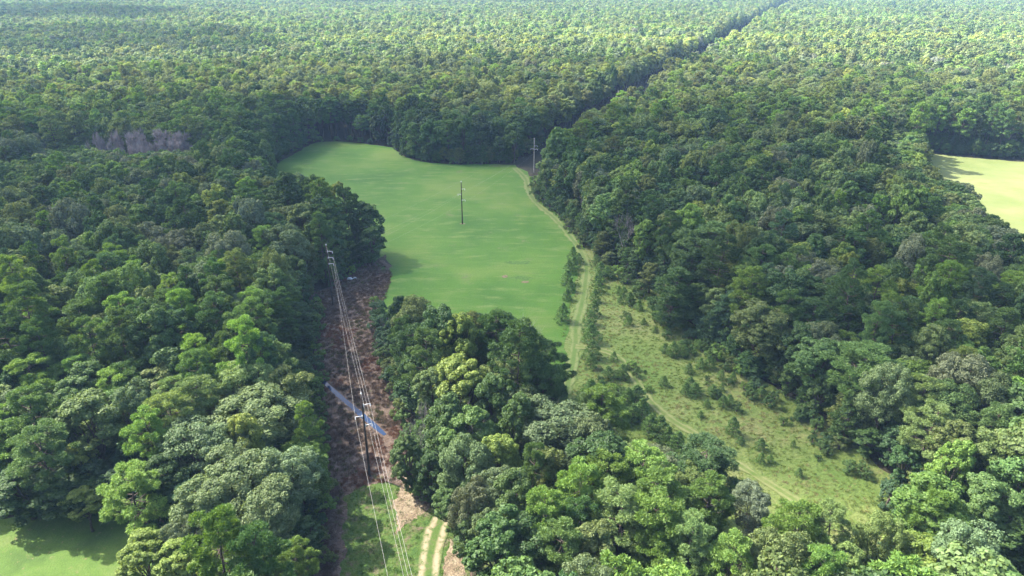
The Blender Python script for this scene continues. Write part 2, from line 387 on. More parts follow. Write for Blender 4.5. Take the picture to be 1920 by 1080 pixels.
# ------------------------------------------------------------------ trees: prototypes
def unit(v): return v/(np.linalg.norm(v, axis=-1, keepdims=True)+1e-9)
def puffs_to_leaves(C, Rr, n, size, asp, rad_normal, r, flat=.8, lo=.72, up=.15, spiky=False, ctr=None, whole=0.0):
    """leaf quads round puff centres C with radii Rr; n leaves per puff"""
    k = len(C); idx = np.repeat(np.arange(k), n)
    d = unit(r.normal(size=(k*n, 3))+np.array([0, 0, up])+ (0 if ctr is None else .55*unit(C-ctr)[idx]))
    rr = Rr[idx]*(lo+(1.05-lo)*r.random(k*n)**.6)
    P = C[idx]+d*rr[:, None]*np.array([1, 1, flat])
    if spiky:
        ax = unit(d+.75*r.normal(size=d.shape)); b = unit(np.cross(ax, r.normal(size=d.shape)))
    else:
        dn = d if not whole else unit(d*(1-whole)+whole*unit(P-ctr+np.array([0, 0, 1.0])))
        nn = unit(dn*rad_normal+r.normal(size=d.shape)*.55+np.array([0, 0, .25]))
        b = unit(np.cross(nn, r.normal(size=d.shape))); ax = np.cross(nn, b)
    s = size*(.7+.6*r.random(k*n))[:, None]
    a_ = ax*s*.5; b_ = b*s*.5*asp
    if spiky: V = np.stack([P-a_, P+b_, P+a_, P-b_], 1)
    else: V = np.stack([P-a_-b_*.35, P-a_*.1+b_, P+a_, P+a_*.15-b_], 1)
    return V.reshape(-1, 3)
def leaves_mesh(name, V, mat):
    n = len(V)//4
    return mesh_np(name, V, [np.arange(n*4).reshape(n, 4)], [mat])

def skel_pine(r, h, crown_lo, rad, np_):
    """returns trunk MB, puff centres, radii"""
    mb = MB(); lean = r.normal(size=2)*.35
    tz = np.linspace(0, h*.97, 9)
    tx = lean[0]*(tz/h)**2*1.5+.12*np.sin(tz*.5+r.random()*6); ty = lean[1]*(tz/h)**2*1.5+.12*np.cos(tz*.43+r.random()*6)
    rt = .26*(1-tz/h*.82)
    mb.tube(np.stack([tx, ty, tz], 1), rt, 7)
    C = []; Q = []
    for i in range(np_):
        f = (i+.5)/np_
        z = h*(crown_lo+(1-crown_lo)*f)
        prof = math.sin(math.pi*min(1, (.22+.78*f)*.97)**.9)**.65
        az = i*2.39996+r.normal()*.3; L = rad*prof*(.65+.45*r.random())
        bx, by = np.interp(z, tz, tx), np.interp(z, tz, ty)
        rise = .25*L*(f-.25)+r.normal()*.3
        tip = np.array([bx+L*math.cos(az), by+L*math.sin(az), z+rise])
        base = np.array([bx, by, z-.18*L])
        if L > .6: mb.tube([base, (base+tip)/2+[0, 0, -.08*L], tip], [.085, .06, .03], 4, False)
        C.append(tip); Q.append(.66+.11*rad*r.random())
        if L > 1.7:
            for sgn in (-1, 1):
                if r.random() < .6:
                    a2 = az+sgn*(.35+.35*r.random()); L2 = L*(.55+.3*r.random())
                    q = np.array([bx+L2*math.cos(a2), by+L2*math.sin(a2), z+rise*.6+r.normal()*.35]); C.append(q); Q.append(.58+.10*rad*r.random())
                    mb.tube([(base+tip)*.5, q], [.05, .025], 3, False)
    C.append(np.array([tx[-1], ty[-1], h*.985])); Q.append(.8)
    return mb, np.array(C), np.array(Q)
def skel_broad(r, h, crown_lo, rad, nl, ns, dome):
    """lobed broadleaf crown: nl main lobes carrying ns leafy puffs each"""
    mb = MB(); zc0, zc1 = h*crown_lo, h
    fork = max(zc0*.9, h*.28)
    tz = np.linspace(0, fork, 5)
    mb.tube(np.stack([.1*np.sin(tz), .1*np.cos(tz*.8), tz], 1), .34*(1-.45*tz/fork), 7)
    C = []; Q = []; top = np.array([.1*math.sin(fork), .1*math.cos(fork*.8), fork])
    for i in range(nl):
        f = (i+.5)/nl
        z = zc0+(zc1-zc0)*(.12+.80*f**.8); az = i*2.39996+r.normal()*.35
        if dome: prof = math.sqrt(max(.02, 1-((z-(zc0+.35*(zc1-zc0)))/(.72*(zc1-zc0)))**2))
        else: prof = math.sin(math.pi*(.15+.78*f))**.6
        rl = rad*(.36+.16*r.random())
        L = max(0, rad*prof-rl*.75)*(.65+.55*r.random())
        c = np.array([L*math.cos(az), L*math.sin(az), min(z, zc1-rl*.75)])
        mid = (top+c)/2+np.array([0, 0, .1*L])+r.normal(size=3)*.25
        mb.tube([top-[0, 0, fork*.12*r.random()], mid, c], [.17, .11, .05], 5, False)
        d = unit(r.normal(size=(ns, 3))+np.array([.55*math.cos(az)*prof, .55*math.sin(az)*prof, .5]))
        cc = c+d*rl*(.62+.35*r.random((ns, 1)))*np.array([1, 1, .85])
        for q in cc[::3]: mb.tube([c, q], [.04, .015], 3, False)
        C.append(cc); Q.append(rl*(.26+.20*r.random(ns)))
    C = np.vstack(C); C[:, 2] = np.maximum(C[:, 2], .6)
    return mb, C, np.concatenate(Q)
def skel_young(r, h, rad):
    mb = MB(); tz = np.linspace(0, h*.95, 5); mb.tube(np.stack([.05*np.sin(tz), 0*tz, tz], 1), .09*(1-.8*tz/h), 5)
    C = []; Q = []; n = 34
    for i in range(n):
        f = (i+.5)/n; z = h*(.08+.9*f); az = i*2.39996; L = rad*(1-f**1.7)*(.5+.6*r.random())
        t = np.array([L*math.cos(az), L*math.sin(az), z]); C.append(t); Q.append(.16*rad+.26*rad*(1-f)*r.random()+.12)
        if L > .3: mb.tube([[0, 0, z-.25*L], t], [.03, .012], 3, False)
    return mb, np.array(C), np.array(Q)
def skel_bare(r, h, rad, mbt, twl, depth=4, dens=1.0):
    tw = []
    def grow_b(p, d, L, rd, lv):
        q = p+d*L; mbt.tube([p, (p+q)/2+r.normal(size=3)*L*.05, q], [rd, rd*.8, rd*.6], 5 if lv < 2 else 3, False)
        if lv >= depth:
            for _ in range(int(7*dens)):
                dd = unit(d+r.normal(size=3)*.7+[0, 0, .25]); s = p+(q-p)*r.random()
                tw.append((s, s+dd*L*(.7+.8*r.random())))
            return
        for _ in range(3 if lv < 3 else 2+int(r.random() < .6)):
            dd = unit(d*1.0+r.normal(size=3)*.62+[0, 0, .22]); grow_b(p+(q-p)*(.55+.45*r.random()), dd, L*(.62+.2*r.random()), rd*.55, lv+1)
    grow_b(np.zeros(3), unit(np.array([r.normal()*.05, r.normal()*.05, 1])), h*.36, .22, 0)
    for a, b in tw:
        ax = b-a; n = unit(np.cross(ax, r.normal(size=3)))*twl
        V = [a-n, a+n, b]; mbt.add(V, None, [[0, 1, 2]])
    # fit to h, rad
    allv = np.vstack(mbt.v); zs = allv[:, 2].max(); rs = np.percentile(np.hypot(allv[:, 0], allv[:, 1]), 97)
    for v in mbt.v: v *= np.array([rad/rs, rad/rs, h/zs])
    return mbt

PROTO = {}   # species -> list of dict(h, rad, trunk[mesh], crown[mesh x lod])
def add_proto(sp, h, rad, mb, C, Q, lod, leafmat):
    rr = np.random.default_rng(len(PROTO.get(sp, []))*31+len(sp))
    tr = mb.mesh(sp+'_trunk', M_bark)
    cr = []
    for li, (n, size, asp, spiky, rn) in enumerate(lod):
        V = puffs_to_leaves(C, Q, n, size, asp, rn, rr, flat=.62 if spiky else .85, spiky=spiky, lo=.45 if spiky else .72, ctr=C.mean(0), whole=.55 if li == 2 else 0.)
        cr.append(leaves_mesh(sp+'_crown', V, leafmat))
    PROTO.setdefault(sp, []).append(dict(h=h, rad=rad, trunk=tr, crown=cr))
r_ = np.random.default_rng(11)
for i in range(4):
    h = 22; rad = 4.3
    mb, C, Q = skel_pine(r_, h, .48, rad, 29)
    add_proto('pine', h, rad, mb, C, Q, [(330, .54, .20, True, 0), (110, .74, .34, True, 0), (18, 1.0, .9, False, 2.0)], M_pine)
for i in range(2):
    mb, C, Q = skel_pine(r_, 18, .12, 3.4, 46)
    add_proto('pine_low', 18, 3.4, mb, C, Q, [(200, .55, .24, True, 0), (70, .80, .36, True, 0), (12, 1.15, .9, False, 2.0)], M_pine)
for i in range(4):
    mb, C, Q = skel_broad(r_, 19, .38, 5.4, 13, 16, True)
    add_proto('oak', 19, 5.4, mb, C, Q, [(120, .29, .75, False, 1.0), (40, .50, .8, False, 1.1), (6, 1.15, .9, False, 2.0)], M_oak)
for i in range(4):
    mb, C, Q = skel_broad(r_, 21, .34, 4.3, 15, 13, False)
    add_proto('gum', 21, 4.3, mb, C, Q, [(115, .33, .8, False, 1.0), (40, .54, .85, False, 1.1), (6, 1.15, .9, False, 2.0)], M_gum)
for i in range(3):
    mb, C, Q = skel_broad(r_, 18, .05, 3.6, 18, 13, False)
    add_proto('gum_low', 18, 3.6, mb, C, Q, [(90, .33, .8, False, 1.0), (34, .52, .85, False, 1.1), (5, 1.15, .9, False, 2.0)], M_gum)
for i in range(3):
    mb, C, Q = skel_young(r_, 5, 1.6)
    add_proto('young', 5, 1.6, mb, C, Q, [(70, .34, .35, True, 0)], M_pine)
for i in range(3):
    mb, C, Q = skel_broad(r_, 4.0, .02, 2.2, 7, 9, True)
    add_proto('shrub', 4.0, 2.2, mb, C, Q, [(60, .24, .8, False, 1.0)], M_gum)
for i in range(3):
    a = MB(); skel_bare(np.random.default_rng(40+i), 18, 3.8, a, .022, 4)
    PROTO.setdefault('bare', []).append(dict(h=18, rad=3.8, trunk=a.mesh('bare_tree', M_dead), crown=[]))
for i in range(3):
    a = MB(); skel_bare(np.random.default_rng(60+i), 17, 4.6, a, .10, 4, 5.0)
    PROTO.setdefault('twiggy', []).append(dict(h=17, rad=4.6, trunk=a.mesh('twiggy_tree', M_twig), crown=[]))

# ------------------------------------------------------------------ where the trees stand
TINTS = {  # name: foliage reflectance
 'deep-green': (.048, .104, .029), 'dark': (.040, .078, .032), 'mid-green': (.078, .145, .039), 'bright-green': (.125, .225, .042),
 'yellow-green': (.158, .218, .042), 'olive': (.112, .156, .046), 'grey-green': (.106, .158, .068), 'blue-green': (.058, .118, .052),
 'pale-green': (.135, .205, .064), 'dull-grey': (.108, .140, .080)}
TN = list(TINTS)
trees = []   # dict per tree
def hand(px, py, wpx, sp, tint, h, base=False):
    p = G(px, py, 0 if base else h)
    sl = math.hypot(p[1]*CPI-(h*.7-CAM_H)*SPI, 0); rad = wpx*sl/FOC/2
    trees.append(dict(x=p[0], y=p[1], h=h, rad=rad, sp=sp, tint=tint, hand=True))
H = [
 # front left
 (274,1026,125,'pine','bright-green',16.5,True),(262,1012,100,'gum','yellow-green',13),(330,1028,95,'gum','yellow-green',12.5),(395,1030,80,'gum','yellow-green',12),
 (452,1045,90,'oak','grey-green',12),(556,1012,75,'pine','bright-green',14),(330,985,80,'oak','grey-green',13),
 (470,742,170,'oak','grey-green',18),(372,798,150,'oak','grey-green',18),(450,850,165,'oak','grey-green',18),(535,845,120,'oak','grey-green',16.5),(390,905,140,'oak','grey-green',16.5),
 (500,915,140,'oak','grey-green',16.5),(448,778,75,'gum','yellow-green',19),(268,772,95,'pine','bright-green',20),(312,742,95,'pine','pale-green',21),(360,712,110,'pine','pale-green',21),
 (160,745,120,'gum','pale-green',20),(232,722,95,'oak','grey-green',20),(569,766,52,'pine_low','bright-green',17),(575,840,60,'gum_low','mid-green',14),(300,860,90,'gum','deep-green',15),
 (140,840,60,'gum','yellow-green',13),(150,920,70,'gum','yellow-green',9),(40,735,110,'pine','mid-green',21),
 (30,880,110,'gum_low','deep-green',11),(105,880,110,'gum_low','deep-green',11),(165,895,80,'gum_low','deep-green',9),(60,800,110,'pine','mid-green',19),(215,880,80,'gum_low','deep-green',10),
 (765,815,60,'gum_low','mid-green',13),(805,850,60,'gum_low','deep-green',12),(845,905,60,'gum_low','mid-green',11),(1890,960,110,'gum_low','mid-green',13),(1800,960,100,'gum_low','mid-green',13),(1860,900,110,'gum','mid-green',17),
 (455,690,110,'oak','pale-green',20),(525,700,90,'gum','olive',19),
 # island and front centre
 (868,672,115,'gum','yellow-green',20),(815,700,70,'gum','pale-green',18),(1045,765,170,'oak','grey-green',17),(1110,790,95,'oak','grey-green',17),(975,735,80,'oak','grey-green',17),
 (880,830,100,'oak','grey-green',18),(950,815,75,'gum','yellow-green',17),(1015,835,70,'gum','olive',17),(940,880,110,'oak','grey-green',17),(890,900,80,'oak','dull-grey',17),(880,775,100,'gum','mid-green',18),
 (1030,930,120,'pine','bright-green',20),(1095,880,110,'pine','bright-green',20),(1165,920,110,'pine','pale-green',20),(1250,935,120,'pine','bright-green',20),(1310,950,100,'pine','pale-green',19.5),
 (1380,990,110,'pine','bright-green',19),(1240,985,90,'pine','bright-green',17),(1105,960,90,'pine','deep-green',18),(1500,940,110,'pine','bright-green',19),(1575,955,90,'pine','pale-green',18.5),
 (1655,965,85,'oak','pale-green',17),(1740,1010,110,'gum','yellow-green',15),(1580,1030,80,'gum','pale-green',15),(1430,925,85,'oak','dull-grey',16),(1330,835,150,'pine','deep-green',17),(1310,880,90,'oak','olive',15),
 (1170,835,100,'oak','olive',15),(1240,850,90,'oak','dull-grey',14),(892,962,70,'gum_low','mid-green',13),(925,965,90,'oak','grey-green',15),
 # right wood
 (1640,650,150,'pine','mid-green',20),(1600,535,85,'oak','grey-green',20),(1545,610,75,'oak','grey-green',18),(1690,560,120,'pine','deep-green',20),(1520,565,100,'pine','deep-green',20),(1430,570,110,'gum','olive',19),
 (1785,725,110,'oak','mid-green',18),(1810,800,90,'gum','olive',18),(1870,820,90,'gum','olive',18),(1830,650,110,'gum','bright-green',18),(1345,420,120,'pine','mid-green',22),
 (1262,500,80,'pine_low','deep-green',18),(1310,455,100,'pine','deep-green',20),(1355,378,75,'oak','dull-grey',18),(1500,370,90,'oak','grey-green',18),(1440,375,60,'gum','yellow-green',18),
 (1620,400,90,'oak','dull-grey',17),(1590,420,60,'bare','dull-grey',16),(1680,415,80,'bare','dull-grey',17),(1680,435,90,'oak','grey-green',17),(1600,510,60,'gum','yellow-green',19),(1690,525,60,'gum','yellow-green',19),
 (1900,555,70,'bare','dull-grey',18),(1835,545,80,'gum','olive',18),(1060,252,80,'pine','deep-green',22),(1085,262,80,'pine','mid-green',21),(1140,275,70,'oak','dull-grey',19),(1800,345,70,'oak','dull-grey',17),
 # left wood, further back
 (684,378,55,'gum_low','deep-green',20),(692,424,48,'gum_low','deep-green',14),(558,385,60,'gum','pale-green',23),(355,415,75,'pine','bright-green',20),(490,490,60,'gum','bright-green',18),(550,505,50,'bare','dull-grey',16),(795,735,60,'bare','dull-grey',17),(775,770,45,'bare','dull-grey',15),
 (222,280,30,'gum','bright-green',17),(195,310,30,'gum','bright-green',17),(170,345,60,'oak','grey-green',19),(270,330,60,'oak','dull-grey',18),(85,385,60,'gum','yellow-green',18),
]
for a in H: hand(*a)
for px, py, wd in ((172,240,38),(200,236,46),(222,246,48),(248,238,50),(270,246,50),(292,236,50),(316,244,46),(338,240,38),(236,256,48),(262,260,50),(290,256,48),(212,258,40),(316,258,40),(240,268,40),(268,270,36)):
    hand(px, py, wd, 'twiggy', 'dull-grey', 23-(py-236)*.12)
hx = np.array([t['x'] for t in trees]); hy = np.array([t['y'] for t in trees]); hr = np.array([t['rad'] for t in trees])
def jitter_grid(x0, x1, y0, y1, s):
    nx = int((x1-x0)/s); ny = int((y1-y0)/(s*.87))
    X, Y = np.meshgrid(np.arange(nx), np.arange(ny)); X = X.astype(float)+.5*(Y % 2)
    X = x0+X*s+rng.uniform(-.36, .36, X.shape)*s; Y = y0+Y*s*.87+rng.uniform(-.36, .36, Y.shape)*s
    return X.ravel(), Y.ravel()
xs, ys = [], []
for (ya, yb, s, mg) in ((10, 330, 6.3, 70), (330, 700, 7.2, 60), (700, 1300, 8.0, 60), (1300, 3000, 9.6, 60)):
    wide = .80*yb+mg
    x, y = jitter_grid(-wide, wide, ya, yb, s)
    k = np.abs(x) < .78*np.hypot(y, 60)+mg
    xs.append(x[k]); ys.append(y[k])
X = np.concatenate(xs); Y = np.concatenate(ys)
dmin = np.full(X.shape, 1e9); which = np.zeros(X.shape, int); keep = np.ones(X.shape, bool)
for i, P in enumerate(CLEAR):
    lo = P.min(0)-40; hi = P.max(0)+40
    m_ = (X > lo[0]) & (X < hi[0]) & (Y > lo[1]) & (Y < hi[1])
    ins = inside(P, X[m_], Y[m_]); d = dist_poly(P, X[m_], Y[m_])
    k = keep[m_]; k &= ~ins; k &= d > (4.6 if i == 2 else np.where(Y[m_] < 98, 5.0, 3.0) if i == 1 else 3.0 if i != 5 else 1.5); keep[m_] = k
    dm = dmin[m_]; wi = which[m_]; c = d < dm; dm[c] = d[c]; wi[c] = i; dmin[m_] = dm; which[m_] = wi
near = Y < 420
kn = keep[near]
for a, b, c in zip(hx, hy, hr):
    kn &= np.hypot(X[near]-a, Y[near]-b) > .62*c+1.7
keep[near] = kn
X, Y, dmin, which = X[keep], Y[keep], dmin[keep], which[keep]
n = len(X)
ISLAND_TIP = G(714, 523, 9)
u = rng.random(n); v1 = vnoise(X, Y, 34, 2); v2 = vnoise(X, Y, 80, 6); v3 = vnoise(X, Y, 15, 9)
far = Y > 330
strip_x = np.interp(Y, [0, 90, 200, 260], [-26, -27.5, -53, -70])
left = (X < strip_x) & ~far
right = (X > 25) & (Y > 95) & ~far
front = (Y <= 118) & (X > -22)
p_pine = np.where(far, np.clip(.25+1.1*(v2-.4)+.35*(v3-.5)+.25*np.clip((Y-700)/800, 0, 1), .08, .9), .35)
p_pine = np.where(left & (Y < 175), .70-.4*(v3 < .3), p_pine); p_pine = np.where(left & (Y >= 175), .22, p_pine)
p_pine = np.where(right, .22+.25*(Y < 170), p_pine); p_pine = np.where(front, .45, p_pine)
p_pine = np.where((X > 100) & (Y > 390) & (Y < 470), .75, p_pine)
p_oak = np.where(far, .30, .42); p_oak = np.where(right, .40, p_oak); p_oak = np.where(front, .4, p_oak)
sp = np.where(u < p_pine, 'pine', np.where(u < p_pine+(1-p_pine)*p_oak, 'oak', 'gum')).astype(object)
# hedge-like feet along the strip, meadow and field
wall = (dmin < 6.5) & (which != 4) & (which != 5)
q = rng.random(n)
sp = np.where(wall & (sp != 'pine') & (q < .8), 'gum_low', sp); sp = np.where(wall & (sp == 'pine') & (q < .55), 'pine_low', sp)
sp = np.where((which == 4) & (dmin < 25) & (Y > 360), 'pine', sp)
sp = np.where(rng.random(n) < .022, np.where(np.arange(n) % 2 == 0, 'bare', sp), sp)
hh = np.clip(20.5+rng.normal(0, 1, n)*np.where(far, 2.2, 3.0)+far*5*(vnoise(X, Y, 60, 31)-.5), 13, 28)+1.5*far+2.2*(sp == 'pine')
hh = np.where(wall, hh-3.0, hh)
tipd = np.hypot(X-ISLAND_TIP[0], Y-ISLAND_TIP[1])
island = (X > np.interp(Y, [80, 110, 190], [-22, -30, -45])) & (X < 24) & (Y < 190) & (Y > 100)
hh = np.where(island, np.minimum(hh, 8+tipd*.30), hh)
hh = np.where(front, np.minimum(hh, 19.5), hh)
hh = np.where((which == 4) & (dmin < 20) & (Y < 345), np.minimum(hh, 19.0), hh)
hh = np.where((which == 3) & (dmin < 24), np.minimum(hh, 11+.25*dmin), hh)
hh = np.where((X > -215) & (X < -140) & (Y > 262) & (Y < 338), np.minimum(hh, 13.5+.10*np.maximum(0, 338-Y)), hh)
edge_near = (which == 2) & (dmin < 12) & (Y < 120) & (X > 20)
rad = np.clip(rng.normal(4.5, .65, n), 3.0, 6.2)*np.where(sp == 'oak', 1.18, 1.0)*np.where(Y > 330, 1.08, 1)*np.where(Y > 700, 1.08, 1)*np.where(Y > 1300, 1.12, 1)
rad = np.where(island & (tipd < 25), np.minimum(rad, 2.9), rad)
rad = np.where(wall, np.minimum(rad, np.maximum(2.4, dmin+.4)), rad)
def pick(names, probs, k): return rng.choice(names, size=k, p=np.array(probs)/np.sum(probs))
tn = np.empty(n, object)
def setc(mask, names, probs):
    k = int(mask.sum())
    if k: tn[mask] = pick(names, probs, k)
isp = np.isin(sp, ['pine', 'pine_low'])
setc(isp, ['mid-green', 'deep-green', 'bright-green', 'blue-green', 'olive'], [4, 3, 2, 1, .6])
setc((sp == 'oak'), ['grey-green', 'olive', 'dull-grey', 'mid-green', 'pale-green'], [2.2, 2, 2, 2.2, .9])
setc(np.isin(sp, ['gum', 'gum_low', 'bare']), ['mid-green', 'deep-green', 'yellow-green', 'pale-green', 'olive', 'bright-green'], [3.5, 2.4, 1.2, 1.2, 2, 1.2])
setc(left & (Y < 175) & isp, ['bright-green', 'mid-green', 'deep-green', 'blue-green', 'pale-green'], [2.6, 3, 2.5, 1, .6])
setc((sp == 'gum_low') & (Y < 330), ['mid-green', 'deep-green', 'blue-green', 'pale-green'], [3, 3, 2, .8])
setc(far & (v1 > .5) & ~isp, ['yellow-green', 'pale-green', 'olive', 'grey-green'], [2.4, 3, 2.2, 2.4])
setc(far & isp, ['mid-green', 'bright-green', 'deep-green', 'olive', 'pale-green', 'grey-green'], [2.2, 2.2, .9, 2.0, 2.4, 1.0])
setc(front & (sp == 'oak'), ['grey-green', 'mid-green', 'pale-green', 'olive'], [1.2, 2.5, 1.2, 1])
setc(front & (sp == 'pine'), ['bright-green', 'mid-green', 'pale-green'], [3.5, 1.6, 1])
setc((X > 60) & (Y < 130) & (sp != 'oak'), ['mid-green', 'bright-green', 'yellow-green', 'pale-green'], [3, 2, .8, 1])
band = (Y > 795) & (Y < 850) & (X > -190) & (X < 620)
setc(band, ['yellow-green', 'pale-green'], [2, 1.4])
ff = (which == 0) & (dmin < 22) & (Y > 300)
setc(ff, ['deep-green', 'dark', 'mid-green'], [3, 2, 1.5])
stand_sun = np.where(far, 1.0+.6*vnoise(X, Y, 190, 21)*vnoise(X, Y*2.5, 420, 23)+.42*np.clip((Y-430)/350, 0, 1), 1.0)  # random tone of stands, plus far sunlight put into the leaf colour by distance
for i in range(n):
    trees.append(dict(k=stand_sun[i], fr=(.84, 1.14) if Y[i] > 600 else (.74, 1.2), x=X[i], y=Y[i], h=hh[i], rad=rad[i], sp=sp[i], tint=tn[i], hand=False, edge=dmin[i], which=which[i]))
print('trees', len(trees))

# ------------------------------------------------------------------ which ones are told apart, which are the mass of the forest
A = dict(x=np.array([t['x'] for t in trees]), y=np.array([t['y'] for t in trees]), h=np.array([t['h'] for t in trees]), r=np.array([t['rad'] for t in trees]))
sx, sy, dep = proj(A['x'], A['y'], A['h']*.85)
dist = np.sqrt(A['x']**2+A['y']**2+(CAM_H-A['h'])**2)
infr = (sx > 6) & (sx < 1914) & (sy > 6) & (sy < 1074)
KIND = {'pine': 'pine_tree', 'pine_low': 'pine_tree', 'oak': 'oak_tree', 'gum': 'broadleaf_tree', 'gum_low': 'broadleaf_tree', 'bare': 'bare_tree', 'twiggy': 'bare_tree'}
kinds = np.array([KIND[t['sp']] for t in trees])
indiv = np.zeros(len(trees), bool)
for k in ('pine_tree', 'oak_tree', 'broadleaf_tree', 'bare_tree'):
    c = np.where((kinds == k) & infr)[0]; c = c[np.argsort(-(A['r'][c]/dist[c]))][:(295 if k != 'bare_tree' else 60)]
    indiv[c] = True
for i, t in enumerate(trees):
    if t['hand'] and t['sp'] == 'twiggy': indiv[i] = True

# landmarks for the labels
def where_text(x, y, e, wc, tw=False):
    """region, spot"""
    if y > 330: reg = 'wood beyond the field'
    elif x < np.interp(y, [0, 90, 200, 260, 330], [-26, -27.5, -53, -70, -110]): reg = 'left wood'
    elif y < 118 and x < 34 or y < 100: reg = 'near front wood'
    elif x < 24 and y < 200: reg = 'island wood'
    elif x > 0: reg = 'right wood'
    else: reg = 'left wood'
    if tw: return reg, 'in the dead clump'
    if e < 7: spot = 'beside the '+CLEAR_NAMES[wc]
    elif reg == 'near front wood': spot = 'near the track bend' if x < 2 else ('below the meadow saplings' if x < 24 else 'below the meadow')
    elif reg == 'island wood': spot = 'behind the ditch' if y > 140 else 'level with the ditch'
    elif reg == 'left wood': spot = 'above the near lawn' if y < 105 and x < -60 else 'level with the near pole' if y < 120 else 'level with the ditch' if y < 148 else 'level with the second pole' if y < 200 else 'left of the field pole' if y < 265 else 'left of the dead trees' if x < -160 else 'left of the field end'
    elif reg == 'right wood': spot = 'right of the meadow foot' if y < 120 else 'right of the meadow saplings' if y < 165 else 'right of the meadow head' if y < 205 else 'right of the field pole' if y < 265 else 'near the yellow field' if x > 120 else 'near the pale pole'
    else: spot = 'behind the dead trees' if x < -100 else 'behind the field end' if x < 25 else 'beyond the pale pole' if x < 120 else 'behind the yellow field'
    return reg, spot
NAMEW = {'pine': 'pine', 'pine_low': 'low-branched pine', 'oak': 'round oak', 'gum': 'broadleaf', 'gum_low': 'low-skirted broadleaf', 'bare': 'leafless grey tree', 'twiggy': 'twiggy purplish-grey dead tree'}
def ordw(i):
    o = ['first', 'second', 'third', 'fourth', 'fifth', 'sixth', 'seventh', 'eighth', 'ninth', 'tenth', 'eleventh', 'twelfth', 'thirteenth', 'fourteenth', 'fifteenth', 'sixteenth', 'seventeenth', 'eighteenth', 'nineteenth', 'twentieth']
    return o[i] if i < 20 else str(i+1)+'th'
info = {}
for i in np.where(indiv)[0]:
    t = trees[i]
    if 'edge' not in t:
        ds = [dist_poly(P, np.array([t['x']]), np.array([t['y']]))[0] for P in CLEAR]; t['which'] = int(np.argmin(ds)); t['edge'] = min(ds)
    reg, spot = where_text(t['x'], t['y'], t['edge'], t['which'], t['sp'] == 'twiggy')
    if t['sp'] == 'twiggy': reg = 'far left wood'
    size = 'broad' if t['rad'] > 5.6 else 'tall' if t['h'] > 23 else 'short' if t['h'] < 16.5 else 'narrow' if t['rad'] < 3.4 else ''
    tint = '' if t['sp'] in ('bare', 'twiggy') else t['tint']
    look = ' '.join(z for z in (size, tint, NAMEW[t['sp']]) if z)
    info[i] = (look, spot, reg)
from collections import defaultdict
byl = defaultdict(list)
for i, k in info.items(): byl[k].append(i)
LABEL = {}
for (look, spot, reg), ids in byl.items():
    ids.sort(key=lambda i: sx[i])
    for k, i in enumerate(ids):
        pre = '' if len(ids) == 1 else (('left' if k == 0 else 'right')+' of two: ' if len(ids) == 2 else ('leftmost: ' if k == 0 else 'rightmost: ' if k == len(ids)-1 else ordw(k)+' from left: '))
        s = f'{pre}{look} {spot}, {reg}'
        LABEL[i] = s
CATW = {'pine_tree': 'pine', 'oak_tree': 'oak', 'broadleaf_tree': 'tree', 'bare_tree': 'dead tree'}
nprot = {k: len(v) for k, v in PROTO.items()}
def tint_of(t):
    c = np.array(TINTS[t['tint']])*t.get('k', 1.0)*(np.array([1.14, 1.02, 1.2]) if t.get('y', 0) > 420 else 1); f = rng.uniform(*t.get('fr', (.78, 1.18))); c = c*f*np.array([rng.uniform(.92, 1.07), 1, rng.uniform(.85, 1.08)])  # far crowns lighter and paler: sunlight painted into the leaf colour
    return tuple(float(q) for q in c)
def place(kind, i_sp, x, y, h, rad, lod, tint, label, cat, group):
    L = PROTO[i_sp]; pr = L[random.randrange(len(L))]
    e = bpy.data.objects.new(kind, None); COL.objects.link(e); e.empty_display_size = .5
    e.location = (x, y, 0); s = rad/pr['rad']; q_ = rng.uniform(.88, 1.13); e.scale = (s*q_, s/q_, h/pr['h']); e.rotation_euler = (rng.normal()*.05, rng.normal()*.05, rng.uniform(0, 6.28))
    tag(e, label, cat, group)
    tr = bpy.data.objects.new('trunk', pr['trunk']); COL.objects.link(tr); tr.parent = e
    if pr['crown']:
        c = bpy.data.objects.new('crown', pr['crown'][min(lod, len(pr['crown'])-1)]); COL.objects.link(c); c.parent = e; c['tint'] = tint
    return e
order = np.where(indiv)[0]; order = order[np.argsort(dist[order])]
for i in order:
    t = trees[i]; lod = 0 if dist[i] < 225 else 1
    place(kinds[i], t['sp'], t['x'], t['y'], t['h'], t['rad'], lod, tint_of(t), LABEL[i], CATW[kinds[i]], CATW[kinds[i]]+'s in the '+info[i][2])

# the rest of the forest, one mass
src = bpy.data.collections.new('forest_sources')
SRC = {}; idx = 0
def src_obj(sp, k, lod):
    pr = PROTO[sp][k]
    def arr(me):
        v = np.empty(len(me.vertices)*3, np.float32); me.vertices.foreach_get('co', v)
        li = np.empty(len(me.loops), np.int32); me.loops.foreach_get('vertex_index', li)
        st = np.empty(len(me.polygons), np.int32); me.polygons.foreach_get('loop_total', st)
        return v.reshape(-1, 3), li, st
    v, li, st = arr(pr['trunk'])
    parts = []
    off = np.concatenate([[0], np.cumsum(st)[:-1]])
    for kk in (3, 4):
        s = off[st == kk]
        if len(s): parts.append((li[s[:, None]+np.arange(kk)], 0))
    V = [v]; mats = [pr['trunk'].materials[0]]
    if pr['crown']:
        cv, cl, cs = arr(pr['crown'][min(lod, len(pr['crown'])-1)])
        parts.append((cl.reshape(-1, 4)+len(v), 1)); V.append(cv); mats.append(pr['crown'][0].materials[0])
    me = mesh_np('forest_tree', np.vstack(V), [p for p, _ in parts], mats, np.concatenate([np.full(len(p), m_) for p, m_ in parts]))
    o = bpy.data.objects.new(f'forest_tree_{len(SRC):03d}', me); src.objects.link(o)
    SRC[(sp, k, lod)] = len(SRC)
